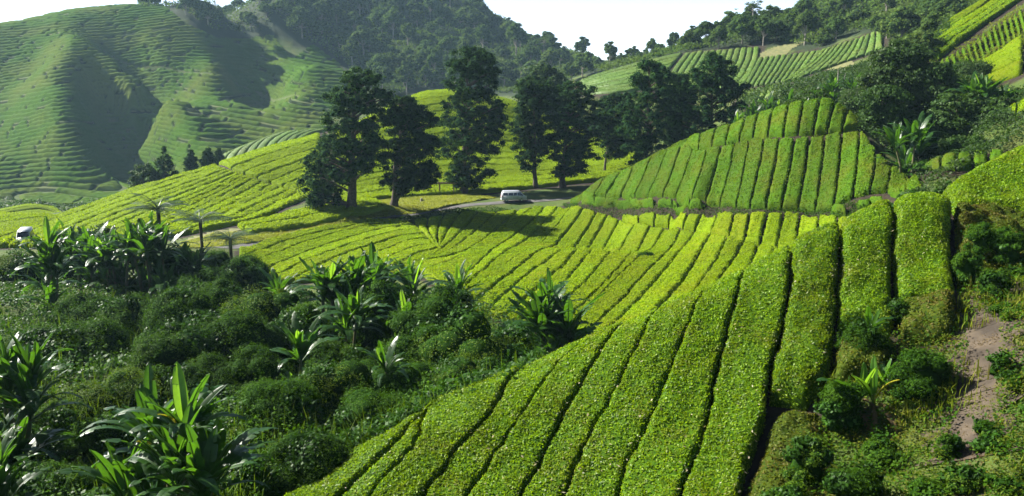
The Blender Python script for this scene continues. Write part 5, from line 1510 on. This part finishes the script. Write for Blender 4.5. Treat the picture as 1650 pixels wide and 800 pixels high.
# ------------------------------------------------------------------ low growth nobody could count
def cover(name, poly, n, Y0, Y1, urange, mat, label, size, hgt, cat, lump=2.0, seed=1, base=True, asp=0.7, avoid=None):
    rng = np.random.default_rng(seed)
    u = rng.uniform(*urange, n * 8); w = rng.random(n * 8)
    y = Y0 * (Y1 / Y0) ** w
    x = u * y; s = S_at(x, y); px, py = to_px(x, y, s)
    k = in_poly(px, py, poly)
    if avoid is not None: k &= ~in_poly(px, py, avoid)
    k = np.where(k)[0][:n]
    x, y = x[k], y[k]
    top = hgt * (0.15 + np.clip(fbm(x / lump, y / lump, 3) + 0.45, 0, 1.3))
    z = G_at(x, y) + top * (0.35 + 0.65 * rng.random(len(k)) ** 0.5)
    Nn = rng.normal(size=(len(k), 3)) * 0.55 + np.array([-0.2, 0, 0.9])
    V, Q = cards(np.stack([x, y, z], 1), Nn, size * (0.5 + rng.random(len(k))) * np.clip(y / Y0, 1, 3) ** 0.35, asp, rng)
    o = link(name, mesh_of(name, V, Q, mat))
    return tag(o, label, cat, None, 'stuff')


GULLY = [(-700, 403), (250, 401), (300, 402), (410, 402), (425, 425), (560, 432), (740, 440), (790, 470), (850, 520), (880, 570), (818, 612), (615, 698), (432, 790), (300, 1000), (-900, 1000)]
cover('vines', GULLY, 130000, 20, 92, (-0.85, 0.06), M['vine'], 'glossy creeping vines blanketing the gully floor', 0.17, 1.5, 'vines', 2.2, 1)
cover('undergrowth', GULLY, 60000, 20, 92, (-0.85, 0.06), M['shrub'], 'fine leaved undergrowth between the gully bushes', 0.11, 1.9, 'undergrowth', 3.5, 2)
def stalks(name, poly, n, Y0, Y1, urange, mat, label, h, seed):
    rng = np.random.default_rng(seed)
    u = rng.uniform(*urange, n * 6); y = Y0 * (Y1 / Y0) ** rng.random(n * 6); x = u * y
    px, py = to_px(x, y, S_at(x, y))
    k = np.where(in_poly(px, py, poly) & (fbm(x / 3.0, y / 3.0, 2) > 0.05))[0][:n]
    x, y = x[k], y[k]; m = len(k)
    hh = h * (0.5 + 0.8 * rng.random(m)); th = rng.uniform(0, 6.28, m); ln = 0.5 * hh * rng.random(m)
    b = np.stack([x, y, G_at(x, y)], 1); w = np.stack([-np.sin(th), np.cos(th), 0 * th], 1) * 0.022
    mid = b + np.stack([np.cos(th) * ln * .3, np.sin(th) * ln * .3, hh * .65], 1); tip = b + np.stack([np.cos(th) * ln, np.sin(th) * ln, hh], 1)
    V = np.stack([b - w, b + w, mid + w, mid - w, mid + w, mid - w, tip - w * .2, tip + w * .2], 1).reshape(-1, 3)
    q = np.arange(m)[:, None] * 8
    Q = np.vstack([q + np.array([[0, 1, 2, 3]]), q + np.array([[5, 4, 7, 6]])])
    tag(link(name, mesh_of(name, V, Q, mat)), label, 'tall grass', None, 'stuff')


stalks('tall_grass', GULLY, 5000, 22, 90, (-0.85, 0.06), M['shrub_light'], 'long grass blades poking through the gully growth', 1.7, 31)
SCRUB = [(1200, 1000), (1200, 780), (1260, 690), (1330, 640), (1345, 520), (1440, 515), (1545, 470), (1540, 350), (1700, 330), (2300, 330), (2600, 1000)]
TRACK = [(1560, 480), (1612, 480), (1615, 560), (1600, 620), (1605, 660), (1585, 720), (1595, 830), (1550, 830), (1530, 715), (1520, 690), (1545, 640), (1540, 600), (1562, 540)]
cover('weeds', SCRUB, 120000, 15, 42, (0.2, 1.0), M['weed'], 'tangled yellowish weeds over the right slope', 0.09, 0.55, 'weeds', 1.0, 3, asp=0.3, avoid=TRACK)
cover('weeds', SCRUB, 56000, 15, 42, (0.2, 1.0), M['shrub'], 'leafy green weeds over the right slope', 0.085, 0.6, 'weeds', 0.9, 4, avoid=TRACK)
cover('weeds', [(1545, 560), (1620, 560), (1625, 640), (1560, 640)], 2500, 18, 40, (0.4, 0.6), M['weed'], 'weeds creeping across the middle of the bare track', 0.09, 0.3, 'weeds', 0.7, 15, asp=0.3)
cover('weeds', TRACK, 3500, 18, 40, (0.4, 0.6), M['dry'], 'dry stalks and dead leaves strewn over the bare track', 0.09, 0.12, 'dry stalks', 0.7, 5, asp=0.25)
HOLLOW = [(1380, 205), (1400, 130), (1500, 110), (1560, 125), (1800, 150), (1800, 330), (1650, 222), (1600, 240), (1515, 300), (1500, 318), (1455, 330), (1488, 298), (1440, 242)]
cover('undergrowth', HOLLOW, 45000, 60, 160, (0.36, 0.72), M['forest_near'], 'dark tangled undergrowth of the hollow beside the cone hill', 0.22, 1.6, 'undergrowth', 3.0, 6)
HILL = [(1500, 82), (1514, 94), (1640, 6), (1700, 0), (1700, 40), (1560, 118), (1500, 140), (1400, 150), (1450, 90)]
cover('weeds', HILL, 26000, 100, 230, (0.36, 0.72), M['weed'], 'weedy yellow-green growth on the steep right hillside', 0.26, 0.9, 'weeds', 2.0, 7, asp=0.4)
BEHIND = [(1195, 200), (1195, 160), (1255, 140), (1330, 122), (1372, 110), (1425, 90), (1480, 60), (1520, 60), (1440, 110), (1400, 160), (1380, 190), (1330, 158)]
cover('undergrowth', BEHIND, 30000, 135, 230, (0.25, 0.5), M['forest_near'], 'leafy undergrowth of the thicket behind the cone hill', 0.3, 1.6, 'undergrowth', 3.0, 8)
BAND = [(1195, 175), (1195, 148), (1255, 138), (1330, 118), (1372, 104), (1425, 86), (1470, 60), (1530, 10), (1530, 60), (1490, 90), (1440, 110), (1400, 160), (1290, 170)]
cover('undergrowth', BAND, 30000, 120, 222, (0.25, 0.5), M['forest_near'], 'leafy undergrowth on the slope above the banana thicket', 0.34, 2.2, 'undergrowth', 4.0, 18)
cover('undergrowth', [(-400, 312), (0, 318), (110, 334), (150, 322), (190, 312), (175, 335), (112, 356), (0, 350), (-400, 365)], 26000, 232, 360, (-0.85, -0.3), M['forest_near'], 'dark growth in the dip behind the small left tea mound', 0.6, 2.0, 'undergrowth', 5.0, 21)
cover('grass', [(290, 384), (340, 370), (400, 364), (455, 366), (460, 378), (420, 388), (380, 394), (290, 400)], 16000, 105, 150, (-0.42, -0.22), M['grass'], 'tufty dry grass on the bank beside the lane', 0.22, 0.35, 'grass', 2.0, 22, asp=0.35, avoid=[(270, 391), (330, 390), (430, 381), (430, 389), (330, 401), (270, 403)])
VERGE = [(600, 318), (640, 312), (760, 306), (800, 312), (740, 322), (690, 334), (640, 342), (600, 350), (540, 362), (470, 376), (420, 388), (395, 392), (395, 368), (450, 366), (560, 347)]
cover('grass', VERGE, 90000, 120, 185, (-0.32, 0.0), M['grass'], 'sunlit grass verge under the tall trees', 0.3, 0.4, 'grass', 3.0, 9, asp=0.4, avoid=[(395, 385), (560, 352), (640, 340), (760, 328), (760, 333), (640, 350), (560, 360), (395, 398)])
BANK = [(905, 322), (1000, 323), (1160, 323), (1310, 325), (1400, 314), (1400, 345), (1240, 340), (1100, 342), (990, 344), (910, 330)]
cover('weeds', BANK, 36000, 86, 162, (0.05, 0.45), M['shrub'], 'straggly weeds coloured dark for shade on the bank between cone hill and terrace strip', 0.2, 0.7, 'weeds', 1.5, 10, asp=0.4)  # dark leaf colour stands in for deep shade under the hedges
SHB = [(640, 346), (760, 330), (830, 331), (760, 342), (690, 352), (660, 358)]
cover('undergrowth', SHB, 6000, 140, 165, (-0.15, 0.02), M['shrub'], 'rough growth on the shaded bank below the lane', 0.22, 0.8, 'undergrowth', 2.0, 11)
stalks('tall_grass', SCRUB, 4500, 18, 42, (0.2, 1.0), M['weed'], 'long grass blades among the weeds of the right slope', 0.6, 32)
# pale dropped leaves on the near hedges
_r = np.random.default_rng(77)
_n = 650
_u = _r.uniform(-0.2, 0.5, _n * 3); _y = np.exp(_r.uniform(math.log(26), math.log(40), _n * 3)); _x = _u * _y
_px, _py = to_px(_x, _y, S_at(_x, _y))
_k = in_poly(_px, _py, [(520, 780), (900, 600), (1110, 495), (1280, 415), (1450, 340), (1530, 340), (1530, 450), (1340, 520), (1320, 620), (1240, 640), (1190, 830), (520, 830)])
_x, _y = _x[_k][:_n], _y[_k][:_n]
_V, _Q = cards(np.stack([_x, _y, S_at(_x, _y) + 0.07], 1), _r.normal(size=(len(_x), 3)) * 0.4 + np.array([0, 0, 1.0]), 0.05 + 0.13 * _r.random(len(_x)) ** 2, 0.45, _r)
tag(link('dead_leaves', mesh_of('dead_leaves', _V, _Q, M['litter'])), 'pale dead leaves scattered over the near tea hedges', 'dead leaves', None, 'stuff')

# ------------------------------------------------------------------ white van, white roof, shelter, stump
def add_box(g, lo, hi, m=0):
    V, Q = box(lo, hi); g.add(V, Q, m)


def prof_solid(profile, y0, y1, tuck=0.0, ztuck=0.9):
    """side profile (x, z) extruded across y; above ztuck the sides lean in by tuck"""
    n = len(profile); V = []
    for yy in (y0, y1):
        for (x, z) in profile:
            k = tuck * max(0, z - ztuck)
            V.append((x, yy + (k if yy < 0 else -k), z))
    return np.array(V)


def loft_body(me_name, profile, half, tuck, ztuck, mat, parent, bevel=0.06):
    import bmesh
    bm = bmesh.new()
    n = len(profile)
    rows = []
    for yy in (-half, half):
        r = []
        for (x, z) in profile:
            k = tuck * max(0, z - ztuck)
            r.append(bm.verts.new((x, yy - math.copysign(k, yy), z)))
        rows.append(r)
    bm.faces.new(rows[0]); bm.faces.new(rows[1][::-1])
    for i in range(n):
        j = (i + 1) % n
        bm.faces.new((rows[0][i], rows[1][i], rows[1][j], rows[0][j])[::-1])
    bmesh.ops.recalc_face_normals(bm, faces=bm.faces)
    bmesh.ops.bevel(bm, geom=[e for e in bm.edges], offset=bevel, segments=2, affect='EDGES')
    me = bpy.data.meshes.new(me_name); bm.to_mesh(me); bm.free()
    me.materials.append(mat)
    for p in me.polygons: p.use_smooth = True
    return link(me_name, me, parent)


M['van_white'] = plain_mat('van_white', (0.50, 0.53, 0.56), 0.3, spec=0.6, col2=(0.42, 0.45, 0.48), nscale=1.2)
M['glass_dark'] = plain_mat('glass_dark', (0.012, 0.014, 0.016), 0.08, spec=0.8)
M['tyre'] = plain_mat('tyre', (0.015, 0.015, 0.015), 0.85, col2=(0.03, 0.028, 0.025))
M['hub'] = plain_mat('hub', (0.45, 0.46, 0.47), 0.4, metal=0.7)
M['trim'] = plain_mat('trim', (0.03, 0.03, 0.032), 0.6)
M['lamp'] = plain_mat('lamp', (0.75, 0.75, 0.72), 0.15, spec=0.8)
M['tail'] = plain_mat('tail', (0.35, 0.01, 0.01), 0.25)


def minibus(name, loc, rotz, label, cat):
    t = thing(name, loc, label, cat, None, rotz)
    prof = [(-2.35, 0.35), (-2.38, 1.0), (-2.28, 1.75), (-2.1, 2.2), (-1.9, 2.28), (0.9, 2.26), (1.25, 2.15), (1.95, 1.28), (2.32, 1.1), (2.42, 0.75), (2.40, 0.35)]
    loft_body('body', prof, 0.86, 0.13, 0.9, M['van_white'], t)

    def sideq(x0, x1, xt0, xt1, z0, z1, sg):
        h = 0.86; f = lambda z: sg * (h - 0.13 * max(0, z - 0.9) + 0.012)
        return np.array([(x0, f(z0), z0), (x1, f(z0), z0), (xt1, f(z1), z1), (xt0, f(z1), z1)])
    for sg in (-1, 1):
        for (x0, x1, a, b_) in [(-2.2, -1.2, -2.1, -1.2), (-1.12, -0.15, -1.12, -0.15), (-0.07, 0.55, -0.07, 0.55)]:
            g = Geo(); g.add(sideq(x0, x1, a, b_, 1.28, 1.88, sg), [(0, 1, 2, 3)] if sg < 0 else [(3, 2, 1, 0)]); g.build('window', M['glass_dark'], t)
        g = Geo(); g.add(sideq(0.66, 1.72, 0.66, 1.2, 1.28, 1.88, sg), [(0, 1, 2, 3)] if sg < 0 else [(3, 2, 1, 0)]); w = g.build('front_window', M['glass_dark'], t)
        g = Geo(); add_box(g, (1.5, sg * 0.98 - 0.09, 1.22), (1.62, sg * 0.98 + 0.09, 1.5)); g.build('mirror', M['trim'], t)
        g = Geo(); add_box(g, (0.62, sg * 0.868 - 0.006, 0.55), (0.64, sg * 0.868 + 0.006, 1.22)); add_box(g, (-0.12, sg * 0.868 - 0.006, 0.55), (-0.10, sg * 0.868 + 0.006, 1.22)); g.build('door_seam', M['trim'], t)
        g = Geo(); add_box(g, (0.72, sg * 0.875 - 0.015, 1.02), (0.9, sg * 0.875 + 0.015, 1.07)); g.build('door_handle', M['trim'], t)
        g = Geo(); add_box(g, (2.36, sg * 0.62 - 0.18, 0.78), (2.455, sg * 0.62 + 0.18, 0.98)); g.build('headlight', M['lamp'], t)
        g = Geo(); add_box(g, (-2.41, sg * 0.76 - 0.08, 0.9), (-2.35, sg * 0.76 + 0.08, 1.35)); g.build('tail_light', M['tail'], t)
        for wx in (-1.5, 1.45):
            w = link('wheel', None, t, (wx, sg * 0.74, 0.33)); w.empty_display_size = 0.2
            a = np.linspace(0, 2 * np.pi, 21)
            for nm, prf, mt in (('tyre', [(0.20, -0.11), (0.31, -0.11), (0.33, -0.07), (0.33, 0.07), (0.31, 0.11), (0.20, 0.11)], M['tyre']), ('rim', [(0.02, 0.09 * sg), (0.10, 0.10 * sg), (0.18, 0.085 * sg), (0.205, 0.10 * sg)], M['hub'])):
                V = np.array([[r * math.cos(q), yy, r * math.sin(q)] for q in a for (r, yy) in prf])
                mm = mesh_of(nm, V, grid_quads(len(a), len(prf)), mt, smooth=True); link(nm, mm, w)
    g = Geo(); f_ = lambda z: 1.25 + (2.15 - z) / (2.15 - 1.28) * 0.7
    g.add([(f_(1.34) + 0.02, -0.74, 1.36), (f_(1.34) + 0.02, 0.74, 1.36), (f_(2.05) + 0.02, 0.66, 2.07), (f_(2.05) + 0.02, -0.66, 2.07)], [(0, 1, 2, 3)]); g.build('windscreen', M['glass_dark'], t)
    g = Geo(); g.add([(-2.35, -0.68, 1.25), (-2.35, 0.68, 1.25), (-2.21, 0.64, 1.95), (-2.21, -0.64, 1.95)], [(3, 2, 1, 0)]); g.build('rear_window', M['glass_dark'], t)
    g = Geo(); add_box(g, (2.40, -0.45, 0.62), (2.445, 0.45, 0.76)); g.build('grille', M['trim'], t)
    g = Geo(); add_box(g, (2.30, -0.86, 0.33), (2.48, 0.86, 0.55)); g.build('bumper', M['van_white'], t)
    g = Geo(); add_box(g, (-2.46, -0.84, 0.35), (-2.34, 0.84, 0.55)); g.build('rear_bumper', M['van_white'], t)
    return t


def road_at(px, Y0, Y1):
    best = None
    p = _dens(ROADLINE, 1500)
    X, Yp = to_px(p[:, 0], p[:, 1], G_at(p[:, 0], p[:, 1]))
    k = np.where((p[:, 1] > Y0) & (p[:, 1] < Y1))[0]
    i = k[np.argmin(np.abs(X[k] - px))]
    d = p[min(i + 3, len(p) - 1)] - p[i - 3]
    return p[i], math.atan2(d[1], d[0])


pv, ang = road_at(827, 145, 176)
zv = float(G_at(*pv)) + 0.07
minibus('minibus', (pv[0], pv[1], zv), ang + math.pi if math.cos(ang) < 0 else ang, 'white minibus with dark windows driving on the lane before the tall trees', 'minibus').scale = (0.97, 0.97, 0.88)
pv, ang = road_at(42, 100, 130)
minibus('minibus', (pv[0], pv[1], float(G_at(*pv)) + 0.07), -1.2, 'white vehicle mostly hidden behind the tall left banana clump', 'minibus')

# timber shelter under the trees
b0 = ground_pos(706, 316, 140, 190)
t = thing('timber_shelter', tuple(b0), 'open timber shelter frame in the shade left of the tallest conifer', 'shelter')
S_ = b0[1] / F
g = Geo()
for x in (-22, 2, 24):
    pass
for (x, y) in ((-24, 0), (2, 0), (25, 0), (-24, 14), (2, 14), (25, 14)):
    g = Geo(); gx = float(G_at(b0[0] + x * S_, b0[1] + y * S_)) - b0[2]
    V, Q = tube(np.array([[x * S_, y * S_, gx - 0.3], [x * S_, y * S_, 1.4], [x * S_, y * S_, 2.55]]), np.array([.09, .085, .08]), 8); g.add(V, Q, 0, True); g.build('post', M['wood'], t)
for y in (-2, 14):
    g = Geo(); add_box(g, (-30 * S_, y * S_ - .05, 2.42), (30 * S_, y * S_ + .05, 2.6)); g.build('beam', M['wood'], t)
for i in range(9):
    x = (-27 + i * 6.7) * S_
    g = Geo(); add_box(g, (x - .04, -4 * S_, 2.605), (x + .04, 17 * S_, 2.72)); g.build('rafter', M['wood'], t)
b0 = ground_pos(679, 326, 140, 175)
t = thing('tree_stump', tuple(b0), 'small grey stump on the grass verge beside the forked conifer', 'stump')
g = Geo(); V, Q = tube(np.array([[0, 0, -.2], [0.02, 0, .3], [0.05, 0, .75]]), np.array([.34, .24, .2]), 10); g.add(V, Q, 0, True)
g.add(V[-10:], [(0, 1, 2, 3), (0, 3, 4, 5), (0, 5, 6, 7), (0, 7, 8, 9)]); g.build('wood', M['bark_pale'], t)
g = Geo(); V, Q = tube(np.array([[0.1, 0, .3], [0.5, 0.05, .25], [0.75, 0.1, .0]]), np.array([.1, .08, .04]), 7); g.add(V, Q, 0, True); g.build('root', M['bark_pale'], t)
# white bare stalk behind the cone
b0 = ground_pos(1346, 190, 150)
t = thing('bare_stalk', tuple(b0), 'bare whitish trunk standing among bananas behind the cone top', 'bare trunk')
H = top_h(1346, 112, b0)
g = Geo(); V, Q = tube(np.array([[0, 0, -.3], [0.2, 0, H * .5], [0.0, 0, H]]), np.array([.22, .17, .08]), 8); g.add(V, Q, 0, True); g.build('trunk', M['bark_pale'], t)
g = Geo(); V, Q = tube(np.array([[0.1, 0, H * .6], [0.9, 0, H * .8], [1.3, 0, H * .95]]), np.array([.1, .08, .03]), 6); g.add(V, Q, 0, True); g.build('limb', M['bark_pale'], t)
for pr, us in zip(PROTO, _used):
    if not us:
        for c in list(pr.children): bpy.data.objects.remove(c)
        bpy.data.objects.remove(pr)

build_ground()

# ------------------------------------------------------------------ the air
def haze():
    V, Q = box((-1100, -40, -70), (1500, 1750, 185))
    me = mesh_of('haze', V, Q, [])
    m, nt, out = new_mat('haze')
    pv_ = nt.nodes.new('ShaderNodeVolumePrincipled')
    pv_.inputs['Color'].default_value = (0.50, 0.78, 1.0, 1)
    pv_.inputs['Density'].default_value = HAZE
    pv_.inputs['Anisotropy'].default_value = 0.2
    nt.links.new(pv_.outputs[0], out.inputs['Volume'])
    me.materials.append(m)
    tag(link('haze', me), 'thin bluish haze over the valley and far hills', 'haze', None, 'stuff')


HAZE = 0.000105
haze()
